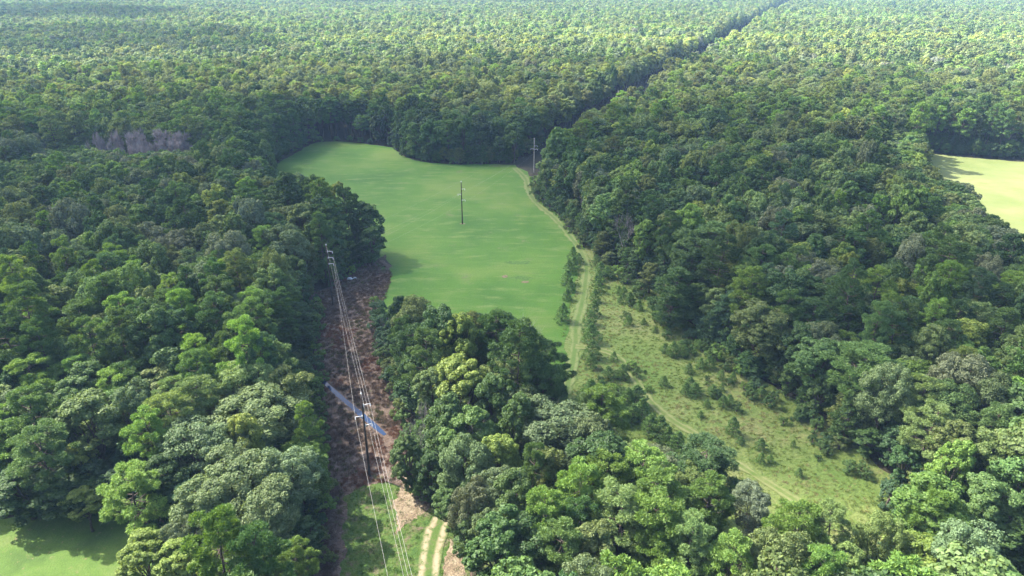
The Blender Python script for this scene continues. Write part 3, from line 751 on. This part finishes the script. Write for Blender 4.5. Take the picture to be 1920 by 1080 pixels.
for sp_ in ('pine', 'pine_low', 'oak', 'gum', 'gum_low', 'bare'):
    for k in range(nprot[sp_]):
        for lod in (1, 2): src_obj(sp_, k, lod)
rest = np.where(~indiv)[0]
pi = []; sc = []; rt = []; tc = []; pp = []
for i in rest:
    t = trees[i]; s_ = t['sp'] if t['sp'] != 'twiggy' else 'bare'; k = random.randrange(nprot[s_]); pr = PROTO[s_][k]
    lod = 1 if dist[i] < 640 else 2
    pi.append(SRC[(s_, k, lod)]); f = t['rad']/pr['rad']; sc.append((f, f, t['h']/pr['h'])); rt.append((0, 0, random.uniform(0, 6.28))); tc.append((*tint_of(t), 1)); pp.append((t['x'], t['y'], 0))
def scatter(name, pts, pidx, scl, rot, tints, coll, kind='stuff'):
    me = bpy.data.meshes.new(name); me.vertices.add(len(pts)); me.vertices.foreach_set('co', np.asarray(pts, np.float32).ravel())
    def at(nm, ty, data, key):
        a = me.attributes.new(nm, ty, 'POINT'); a.data.foreach_set(key, np.asarray(data).ravel())
    at('pick', 'INT', np.asarray(pidx, np.int32), 'value'); at('scl', 'FLOAT_VECTOR', np.asarray(scl, np.float32), 'vector'); at('rot', 'FLOAT_VECTOR', np.asarray(rot, np.float32), 'vector')
    at('tint', 'FLOAT_COLOR', np.asarray(tints, np.float32), 'color')
    o = link(name, me); tag(o, kind=kind)
    ng = bpy.data.node_groups.new(name, 'GeometryNodeTree')
    ng.interface.new_socket('Geometry', in_out='INPUT', socket_type='NodeSocketGeometry'); ng.interface.new_socket('Geometry', in_out='OUTPUT', socket_type='NodeSocketGeometry')
    gi = ng.nodes.new('NodeGroupInput'); go = ng.nodes.new('NodeGroupOutput')
    ip = ng.nodes.new('GeometryNodeInstanceOnPoints'); ci = ng.nodes.new('GeometryNodeCollectionInfo')
    ci.inputs['Collection'].default_value = coll; ci.inputs['Separate Children'].default_value = True; ci.inputs['Reset Children'].default_value = True
    def na(nm, ty):
        a = ng.nodes.new('GeometryNodeInputNamedAttribute'); a.data_type = ty; a.inputs['Name'].default_value = nm; return a.outputs['Attribute']
    ng.links.new(gi.outputs[0], ip.inputs['Points']); ng.links.new(ci.outputs[0], ip.inputs['Instance'])
    ip.inputs['Pick Instance'].default_value = True
    ng.links.new(na('pick', 'INT'), ip.inputs['Instance Index'])
    e2r = ng.nodes.new('FunctionNodeEulerToRotation'); ng.links.new(na('rot', 'FLOAT_VECTOR'), e2r.inputs[0]); ng.links.new(e2r.outputs[0], ip.inputs['Rotation'])
    ng.links.new(na('scl', 'FLOAT_VECTOR'), ip.inputs['Scale'])
    ng.links.new(ip.outputs[0], go.inputs[0])
    md = o.modifiers.new('scatter', 'NODES'); md.node_group = ng
    return o
scatter('forest', pp, pi, sc, rt, tc, src)
# the leafy undergrowth between the trunks
ux, uy = jitter_grid(-330, 330, 40, 400, 4.2)
k = np.abs(ux) < .78*np.hypot(uy, 60)+20; ux, uy = ux[k], uy[k]; k = np.ones(len(ux), bool)
for i, P in enumerate(CLEAR): k &= ~inside(P, ux, uy) & (dist_poly(P, ux, uy) > 2.2)
ux, uy = ux[k], uy[k]; um = len(ux)
usp = rng.choice(['gum_low', 'gum_low', 'pine_low'], um); pi2 = []; sc2 = []; tc2 = []
for i in range(um):
    kk = random.randrange(nprot[usp[i]]); pr = PROTO[usp[i]][kk]; pi2.append(SRC[(usp[i], kk, 1)])
    hgt = rng.uniform(5, 10.5); f = rng.uniform(2.0, 3.2)/pr['rad']; sc2.append((f, f, hgt/pr['h']))
    tc2.append((*tint_of(dict(tint=random.choice(['deep-green', 'mid-green', 'deep-green', 'olive', 'blue-green']))), 1))
scatter('undergrowth', np.stack([ux, uy, 0*ux], 1), pi2, sc2, np.stack([0*ux, 0*ux, rng.uniform(0, 6.28, um)], 1), tc2, src)

# ------------------------------------------------------------------ young pines in the meadow and beside the track
YP = [(1073,487,7),(1083,494,5.5),(1068,513,6.5),(1063,533,7),(1071,547,6),(1062,562,4),(1053,603,8.5),(1117,500,6),(1127,512,4.5),(1137,518,4),(1123,528,5.5),(1122,548,6),(1117,566,6),
 (1113,592,7),(1107,608,6.5),(1108,642,8),(1110,672,7.5),(1107,690,6.5),(1150,677,3),(1140,712,5.5),(1166,709,5.5),(1107,755,9),(1098,776,8.5),(1128,752,8),(1173,766,8),(1190,760,8),(1203,785,7.5),
 (1163,792,8),(1185,790,6.5),(1233,820,7.5),(1253,832,6),(1268,842,6),(1215,812,7),(1140,790,8),(1170,558,4),(1181,568,4),(1160,551,3),(1162,568,2.5),(1198,581,3.5),(1177,610,3.5),(1207,608,2.2),(1240,608,2.2),
 (1227,624,1.6),(1263,668,4.5),(1247,661,3),(1274,662,4.5),(1283,670,4),(1293,733,5.5),(1337,743,3.5),(1353,733,2.5),(1355,764,3.5),(1368,759,3),(1325,763,2.2),(1313,783,2),(1375,816,5),(1388,833,2.2),
 (1427,843,3.3),(1425,868,2.8),(1443,867,2),(1498,893,2.3),(1487,837,1.8),(1427,746,3.5),(1407,733,3),(1245,724,3),(1285,738,3.5),(1303,742,4),(1290,700,3),(1312,692,3.5),(1350,712,3),(1372,716,3),
 (1330,690,4),(1345,672,3.5),(1310,655,3),(1118,535,4),(1105,625,6),(1076,505,5)]
def whereY(px, py):
    if py < 615 and px < 1090: return 'left of the field track'
    if py < 700 and px < 1130: return 'right of the field track'
    if px < 1215 and py > 700: return 'in the meadow-foot thicket'
    if px < 1275 and py > 800: return 'before the near wood'
    if px < 1245 and py < 630: return 'at the meadow head'
    if py < 680: return 'below the right wood edge'
    if py < 770: return 'in mid meadow'
    return 'in the lower meadow'
ydesc = []
for k, (px, py, h) in enumerate(YP):
    sz = 'tiny' if h < 2.4 else 'small' if h < 4.2 else 'bushy' if h < 6.6 else 'tall'
    ydesc.append((sz, whereY(px, py)))
grp = defaultdict(list)
for k, d in enumerate(ydesc): grp[d].append(k)
for k, (px, py, h) in enumerate(YP):
    ids = sorted(grp[ydesc[k]], key=lambda i: YP[i][1]); r0 = ids.index(k); n0 = len(ids)
    base = f'{ydesc[k][0]} dark green young pine {ydesc[k][1]}'
    lab = base if n0 == 1 else (('farther' if r0 == 0 else 'nearer')+' one of two: ' if n0 == 2 else ('farthest: ' if r0 == 0 else 'nearest: ' if r0 == n0-1 else ordw(r0)+' from far end: '))+base
    h *= .70 if h > 5 else .9; p = G(px, py); c = np.array(TINTS['mid-green'])*rng.uniform(1.15, 1.6)
    place('young_pine', 'young', p[0], p[1], h, h*rng.uniform(.34, .46), 0, tuple(float(z) for z in c), lab, 'young pine', 'young pines in the meadow')

# low bushes scattered over the meadow
ME = poly([(1130,505),(1160,522),(1200,548),(1237,590),(1292,626),(1342,670),(1402,714),(1442,744),(1502,779),(1542,818),(1602,868),(1652,903)])
bp = []
while len(bp) < 60:
    q = ME[rng.integers(0, len(ME)-1)]+rng.normal(size=2)*6
    if inside(MEADOW, q[0:1], q[1:2])[0]: bp.append(q)
for k in range(34):
    q = G(rng.uniform(1095, 1225), rng.uniform(690, 800))
    if inside(MEADOW, q[0:1], q[1:2])[0]: bp.append(q)
bp.sort(key=lambda q: -math.hypot(*q))
for k, q in enumerate(bp):
    h = rng.uniform(.8, 2.6); tnm = random.choice(['mid-green', 'bright-green', 'mid-green', 'deep-green']); c = np.array(TINTS[tnm])*rng.uniform(.9, 1.2)
    place('meadow_bush', 'shrub', q[0], q[1], h, h*rng.uniform(.5, .75), 0, tuple(float(z) for z in c), f"{'knee-high' if h < 1.5 else 'waist-high'} {tnm} bush in the meadow grass, {ordw(k)} from far end", 'bush', 'low bushes in the meadow')
# ------------------------------------------------------------------ shrubs along the wood edges
EDGE = {
 'left-wood foot along the cut strip': [(592,560),(590,640),(592,720),(597,820),(602,930),(604,1040),(604,1080)],
 'island-wood foot along the cut strip': [(704,570),(717,632),(730,690),(744,742),(759,800),(777,858),(792,905),(806,935),(842,958)],
 'right-wood edge along the meadow': [(1130,505),(1160,522),(1200,548),(1237,590),(1292,626),(1342,670),(1402,714),(1442,744),(1502,779),(1542,818),(1602,868),(1652,903),(1672,950),(1685,985),(1760,1020),(1860,1080)],
 'right-wood edge along the green field': [(1002,345),(1006,372),(1037,394),(1064,424),(1083,447),(1096,467)],
 'back edge of the green field': [(590,268),(640,264),(690,269),(737,276),(756,292),(800,304),(860,308),(920,307),(960,307)],
 'wood edge above the near lawn': [(0,984),(60,971),(120,963),(172,960),(205,975)],
 'end of the cut strip': [(600,545),(630,535),(660,512),(690,494)],
}
STEP = {0: 3.0, 1: 3.0, 2: 3.2, 3: 4.2, 4: 6.5, 5: 3.0, 6: 3.5}
for ei, (nm, pl) in enumerate(EDGE.items()):
    P = poly(pl); pts = []
    for i in range(len(P)-1):
        L = np.linalg.norm(P[i+1]-P[i]); k = max(1, int(L/STEP[ei]))
        for j in range(k): pts.append(P[i]+(P[i+1]-P[i])*(j+rng.uniform(.1, .9))/k+rng.normal(size=2)*.5)
    pts.sort(key=lambda p: -math.hypot(*p))
    for k, p in enumerate(pts):
        tnm = random.choice(['deep-green', 'mid-green', 'mid-green', 'bright-green', 'blue-green', 'olive'] if ei != 4 else ['deep-green', 'mid-green', 'deep-green'])
        h = rng.uniform(1.6, 4.6); sz = 'low' if h < 2.6 else 'tall' if h > 3.9 else 'rounded'
        lab = f'{sz} {tnm} shrub at the {nm}, {ordw(k)} from far end'
        c = np.array(TINTS[tnm])*rng.uniform(.85, 1.15)
        place('shrub', 'shrub', p[0], p[1], h, h*rng.uniform(.5, .72), 0, tuple(float(z) for z in c), lab, 'shrub', 'shrubs along the '+nm)

# ------------------------------------------------------------------ brush and grass tufts (nobody could count them)
tsrc = bpy.data.collections.new('tuft_sources')
def tuft(nm, nb, hgt, wid, spread, seed):
    r = np.random.default_rng(seed); V = []
    for _ in range(nb):
        b0 = np.append(r.normal(size=2)*spread*.5, 0); d = unit(np.array([*(r.normal(size=2)*.55), 1.])); L = hgt*(.5+.7*r.random())
        s = unit(np.cross(d, r.normal(size=3)))*wid; t = b0+d*L; V += [b0-s, b0+s, t+s*.3, t-s*.3]
    V = np.array(V); o = bpy.data.objects.new(nm, leaves_mesh(nm, V, M_brush)); tsrc.objects.link(o)
for i in range(3): tuft(f'tuft_{i}', 70, .62, .028, .62, 80+i)
for i in range(3): tuft(f'tuft_{i+3}', 34, .34, .036, .5, 90+i)
def inpoly_points(P, dens, shrink=0.4):
    lo = P.min(0); hi = P.max(0); lo = np.maximum(lo, [-400, 60]); k = int((hi-lo).prod()*dens)
    x = rng.uniform(lo[0], hi[0], k); y = rng.uniform(lo[1], hi[1], k); m_ = inside(P, x, y)
    x, y = x[m_], y[m_]; a, b, _ = proj(x, y, 0*x); m_ = (a > -60) & (a < 1980) & (b < 1130) & (b > -20)
    return x[m_], y[m_]
stream_line = poly([(604,713),(640,746),(680,780),(718,814),(732,832)])
bx, by = inpoly_points(STRIP, 2.2)
px_, py_, _ = proj(bx, by, 0*bx)
grassy = inside(np.array([(640,925),(700,905),(762,915),(800,945),(835,962),(868,1010),(876,1130),(632,1130),(632,1050)], float), px_, py_)
trk = dist_poly(poly([(842,948),(828,975),(815,1005),(808,1040),(803,1080),(798,1140),(790,1330)]), bx, by, False) < 1.6
ok = (dist_poly(stream_line, bx, by, False) > 1.0) & ~trk & ~(grassy & (rng.random(len(bx)) < .35))
bx, by, grassy = bx[ok], by[ok], grassy[ok]
vn = vnoise(bx, by, 6, 3)+.25*rng.normal(size=len(bx))
base = np.where(grassy[:, None], np.array([[.062, .125, .022]]), np.where((vn < .38)[:, None], np.array([[.105, .072, .054]]), np.where((vn < .70)[:, None], np.array([[.140, .105, .082]]), np.where((vn < .86)[:, None], np.array([[.22, .175, .15]]), np.array([[.075, .085, .028]])))))
red = vnoise(bx, by, 9, 12) > .80
base = np.where((red & ~grassy)[:, None], np.array([[.15, .080, .054]]), base)
base = base*rng.uniform(.75, 1.25, (len(bx), 1))
s = rng.uniform(.45, 1.0, len(bx))
scatter('dry_brush', np.stack([bx, by, 0*bx], 1), np.where(grassy, 3, 0)+rng.integers(0, 3, len(bx)), np.stack([s, s, s*rng.uniform(.7, 1.3, len(bx))], 1), np.stack([0*bx, 0*bx, rng.uniform(0, 6.28, len(bx))], 1), np.column_stack([base, np.ones(len(bx))]), tsrc)
gx, gy = inpoly_points(MEADOW, 1.1)
mt = np.minimum(dist_poly(poly([(1079,650),(1120,655),(1155,668),(1185,700),(1210,742),(1255,785),(1310,818),(1370,862),(1430,900),(1478,930),(1540,975)]), gx, gy, False),
                dist_poly(poly([(1066,440),(1088,470),(1099,500),(1097,535),(1090,575),(1080,612),(1079,645),(1072,690),(1060,740)]), gx, gy, False))
ok = mt > 1.5; gx, gy = gx[ok], gy[ok]
vn = vnoise(gx, gy, 9, 5)+.2*rng.normal(size=len(gx))
base = np.where((vn < .45)[:, None], np.array([[.10, .150, .032]]), np.where((vn < .75)[:, None], np.array([[.145, .170, .050]]), np.array([[.23, .21, .10]])))*rng.uniform(.95, 1.2, (len(gx), 1))
s = rng.uniform(.35, .9, len(gx))
scatter('meadow_grass', np.stack([gx, gy, 0*gx], 1), 3+rng.integers(0, 3, len(gx)), np.stack([s*1.2, s*1.2, s], 1), np.stack([0*gx, 0*gx, rng.uniform(0, 6.28, len(gx))], 1), np.column_stack([base, np.ones(len(gx))]), tsrc)

# ------------------------------------------------------------------ the power line
P1 = G(693, 893); P2 = G(624.6, 573); P3 = G(867, 420); P4 = G(1001, 326)
P0 = P1-(P2-P1)*1.02
P5 = c0+cdir*150; P6 = c0+cdir*300
def dirn(a, b): d = b-a; return d/np.linalg.norm(d)
def make_pole(p, h, arms, face, mat, label, lean=0.0):
    """arms: list of (height, side, length); face: unit vector to the right along which arms reach"""
    e = bpy.data.objects.new('utility_pole', None); COL.objects.link(e); e.location = (p[0], p[1], 0); tag(e, label, 'utility pole', 'poles of the overhead line')
    mb = MB(); zz = np.linspace(-.6, h, 8); mb.tube(np.stack([0*zz, 0*zz, zz], 1), np.linspace(.26, .15, 8), 10); link('shaft', mb.mesh('pole_shaft', mat), e)
    mb = MB(); mb.tube([[0, 0, h+.004], [0, 0, h+.22]], [.19, .17], 8); mb.tube([[0, 0, h+.22], [0, 0, h+.55]], [.05, .04], 6); link('top_cap', mb.mesh('pole_cap', M_arm), e)
    ends = []
    for (z, sd, L) in arms:
        f = np.array([face[0], face[1], 0])*sd; side = np.array([-face[1], face[0], 0])
        mb = MB(); s0 = f*.17; mb.tube([np.array([0, 0, z])+s0, f*(.17+L*.5)+[0, 0, z+.09], f*(.17+L)+[0, 0, z+.14]], [.095, .085, .07], 6)
        mb.box(f*.2+[0, 0, z-.02], (.14, .36, .5), [f, side, [0, 0, 1]])
        ar = link('crossarm', mb.mesh('pole_crossarm', M_arm), e)
        mb = MB(); tip = f*(.17+L*.97)+np.array([0, 0, z+.06])
        for k in range(4): mb.tube([tip+[0, 0, -.06-.13*k], tip+[0, 0, -.12-.13*k]], [.11, .085], 8)
        mb.tube([tip, tip+[0, 0, -.6]], [.03, .03], 5)
        link('insulator', mb.mesh('pole_insulator', M_insul), ar)
        ends.append(np.array([p[0], p[1], 0])+tip+[0, 0, -.62])
    return np.array([p[0], p[1], h+.55]), ends
rt_ = lambda d: np.array([d[1], -d[0]])
f01 = rt_(dirn(P0, P1)); f12 = rt_(dirn(P1, P2)); f2 = rt_(dirn(P1, P3)); f23 = rt_(dirn(P2, P3)); f34 = rt_(dirn(P3, P4)); fc = rt_(cdir)
A3 = [(16.4, 1, 1.35), (14.0, -1, 1.35), (11.9, 1, 1.35)]
poles = [
 make_pole(P0, 19, A3, f01, M_polewood, 'dark wooden pole carrying the wires out of the picture below'),
 make_pole(P1, 18.9, A3, f12, M_polewood, 'near dark wooden pole with three pale side arms beside the ditch'),
 make_pole(P2, 19.0, [(17.1, 1, 1.5), (15.2, 1, 1.5), (13.3, 1, 1.5)], np.array([1, -.15])/np.hypot(1, .15), M_polewood, 'dark wooden pole with three stacked right-hand arms at the far end of the cut strip'),
 make_pole(P3, 16.8, [(14.0, 1, 1.2), (11.9, -1, 1.2), (9.6, 1, 1.2)], np.array([1., 0]), M_polewood, 'lone dark slender pole standing in the middle of the green field'),
 make_pole(P4, 17.0, [(13.6, 1, 1.5), (12.2, -1, 1.5), (12.0, 1, 1.5)], np.array([1., 0]), M_polelit, 'pale grey pole against the dark trees at the far corner of the green field'),
 make_pole(P5, 17.5, A3, fc, M_polelit, 'small pale pole at the mouth of the far cable corridor'),
 make_pole(P6, 17.5, A3, fc, M_polelit, 'tiny pale pole farther along the far cable corridor'),
]
sheet('pole_soil', blob(P3, 1.1, .9, 24, 2), M_soil, .13, 1, .05)
WN = ['thin top wire running over the pole tops', 'bare wire carried on the upper right arms', 'bare wire carried on the left arms', 'bare wire carried on the lower right arms']
for wi in range(4):
    pts = [(q[0] if wi == 0 else q[1][wi-1]) for q in poles]
    path = []; rads = []
    for a, b in zip(pts[:-1], pts[1:]):
        L = np.linalg.norm(b-a); k = 22
        for j in range(k):
            t = j/k; c = a+(b-a)*t; c = c+np.array([0, 0, -4*min(2.2, L*.012)*t*(1-t)]); path.append(c); rads.append((.018 if np.hypot(*a[:2]) < 170 and a[1] < 175 else .007)*(.75 if wi == 0 else 1))
    path.append(pts[-1]); rads.append(.007)
    o0 = path[0].copy(); mb = MB(); mb.tube(np.array(path)-o0, np.array(rads), 5)
    o = link('overhead_wire', mb.mesh('overhead_wire', M_wire), loc=tuple(o0)); tag(o, WN[wi], 'power line', 'wires of the overhead line')

# white rubbish at the end of the strip: a torn sheet over a crumpled heap
rp = G(656, 524); e = bpy.data.objects.new('white_rubbish', None); COL.objects.link(e); e.location = (rp[0], rp[1], .05)
tag(e, 'crumpled white rubbish lying at the far end of the cut strip', 'rubbish')
r5 = np.random.default_rng(5)
for k, (cx, cy, w_, d_, h_) in enumerate(((0, 0, 1.7, .9, .7), (1.5, .7, 1.0, .5, .45))):
    nx, ny = 9, 7; gx_, gy_ = np.meshgrid(np.linspace(-1, 1, nx), np.linspace(-1, 1, ny)); rr_ = np.clip(1-np.maximum(np.abs(gx_), np.abs(gy_))**2, 0, 1)
    V = np.stack([cx+gx_*w_*.6+r5.normal(size=gx_.shape)*.07, cy+gy_*d_*.6+r5.normal(size=gx_.shape)*.07, rr_*h_*(.7+.6*r5.random(gx_.shape))+.02], -1).reshape(-1, 3)
    i = np.arange(ny-1)[:, None]*nx; j = np.arange(nx-1)[None]; F = np.stack([i+j, i+j+1, i+j+nx+1, i+j+nx], -1).reshape(-1, 4)
    link('crumpled_sheet', mesh_np('crumpled_sheet', V, [F], [M_white]), e)

# ------------------------------------------------------------------ clouds over the wood (they stand above the frame) and the haze
m, nt, out = newmat('cloud_vapour')
at = N(nt, 'ShaderNodeAttribute', attribute_name='thick')
d = N(nt, 'ShaderNodeBsdfDiffuse'); d.inputs[0].default_value = (.9, .9, .92, 1)
t = N(nt, 'ShaderNodeBsdfTranslucent'); t.inputs[0].default_value = (.9, .9, .92, 1)
mx = N(nt, 'ShaderNodeMixShader'); mx.inputs[0].default_value = .5; nt.links.new(d.outputs[0], mx.inputs[1]); nt.links.new(t.outputs[0], mx.inputs[2])
tr = N(nt, 'ShaderNodeBsdfTransparent'); mx2 = N(nt, 'ShaderNodeMixShader'); nt.links.new(at.outputs['Fac'], mx2.inputs[0]); nt.links.new(tr.outputs[0], mx2.inputs[1]); nt.links.new(mx.outputs[0], mx2.inputs[2])
nt.links.new(mx2.outputs[0], out.inputs[0]); M_cloud = m
def cloud(P, alt, soft, dense, cell, seed):
    P = np.asarray(P)+sv[:2]/sv[2]*(alt-15)
    lo = P.min(0)-soft; hi = P.max(0)+soft
    gx, gy = np.arange(lo[0], hi[0], cell), np.arange(lo[1], hi[1], cell); Xg, Yg = np.meshgrid(gx, gy)
    dd = dist_poly(P, Xg, Yg); dd = np.where(inside(P, Xg, Yg), dd, -dd)
    dd = dd+soft*1.3*(vnoise(Xg, Yg, soft*2.2, seed)-.5)+soft*.7*(vnoise(Xg, Yg, soft*.8, seed+2)-.5)
    th = np.clip((dd+soft*.5)/(soft*1.3), 0, 1); th = th*th*(3-2*th)
    th *= dense*(.8+.35*vnoise(Xg, Yg, soft*3, seed+4))
    bulge = np.sqrt(np.clip(dd+soft*.5, 0, None))*3.2
    zt = alt+bulge*(.8+.5*vnoise(Xg, Yg, 25, seed+7)); zb = alt-bulge*.25
    ny, nx = Xg.shape; V = np.concatenate([np.stack([Xg, Yg, zt], -1).reshape(-1, 3), np.stack([Xg, Yg, zb-.2], -1).reshape(-1, 3)])
    i = np.arange(ny-1)[:, None]*nx; j = np.arange(nx-1)[None]; F = np.stack([i+j, i+j+1, i+j+nx+1, i+j+nx], -1).reshape(-1, 4)
    tf = th.reshape(-1); kp = tf[F].max(1) > .003; F = F[kp]
    F2 = np.concatenate([F, F[:, ::-1]+ny*nx]); used, inv = np.unique(F2, return_inverse=True)
    o3 = np.array([P[:, 0].mean(), P[:, 1].mean(), alt])
    me = mesh_np('cloud', V[used]-o3, [inv.reshape(F2.shape)], [M_cloud], smooth=True)
    a = me.attributes.new('thick', 'FLOAT', 'POINT'); a.data.foreach_set('value', np.clip(np.concatenate([tf, tf])[used], 0, 1).astype(np.float32))
    tag(link('cloud', me, loc=tuple(o3)), kind='structure')
hC = 15
cloud(poly([(a, b, hC) for a, b in [(-260,212),(0,215),(150,224),(300,214),(450,206),(560,206),(640,232),(760,214),(900,200),(1000,204),(1100,206),(1200,222),(1400,228),(1500,236),(1600,270),(1700,312),(1800,372),(1880,402),(1960,420),(2200,450),
   (2200,780),(1920,770),(1760,730),(1500,690),(1350,700),(1200,715),(1050,700),(930,690),(800,660),(700,690),(600,600),(400,570),(200,560),(0,545),(-260,530)]]), 1100, 26, .55, 9, 1)
cloud(poly([(a, b, hC) for a, b in [(-200,18),(100,14),(300,22),(350,34),(260,44),(100,40),(-200,46)]]), 1150, 50, .9, 25, 2)
cloud(poly([(a, b, hC) for a, b in [(-200,70),(100,60),(420,58),(520,75),(480,100),(300,108),(0,112),(-200,116)]]), 1150, 40, .62, 16, 3)
cloud(poly([(a, b, hC) for a, b in [(560,-14),(700,-12),(900,-14),(1100,-12),(1120,6),(1040,13),(900,8),(790,4),(690,10),(600,8)]]), 1200, 70, .92, 40, 4)
cloud(poly([(a, b, hC) for a, b in [(1270,-14),(1600,-15),(2100,-15),(2100,4),(1800,5),(1500,2),(1350,-2)]]), 1200, 70, .92, 40, 5)

m, nt, out = newmat('haze_air')
pv = N(nt, 'ShaderNodeVolumePrincipled'); pv.inputs['Color'].default_value = (.40, .63, 1.0, 1); pv.inputs['Density'].default_value = 0.00010; pv.inputs['Anisotropy'].default_value = 0.0
nt.links.new(pv.outputs[0], out.inputs['Volume'])
mb = MB(); mb.box((0, 3200, 48), (14600, 9800, 98)); hz = link('haze', mb.mesh('haze', m, False)); tag(hz, kind='stuff')
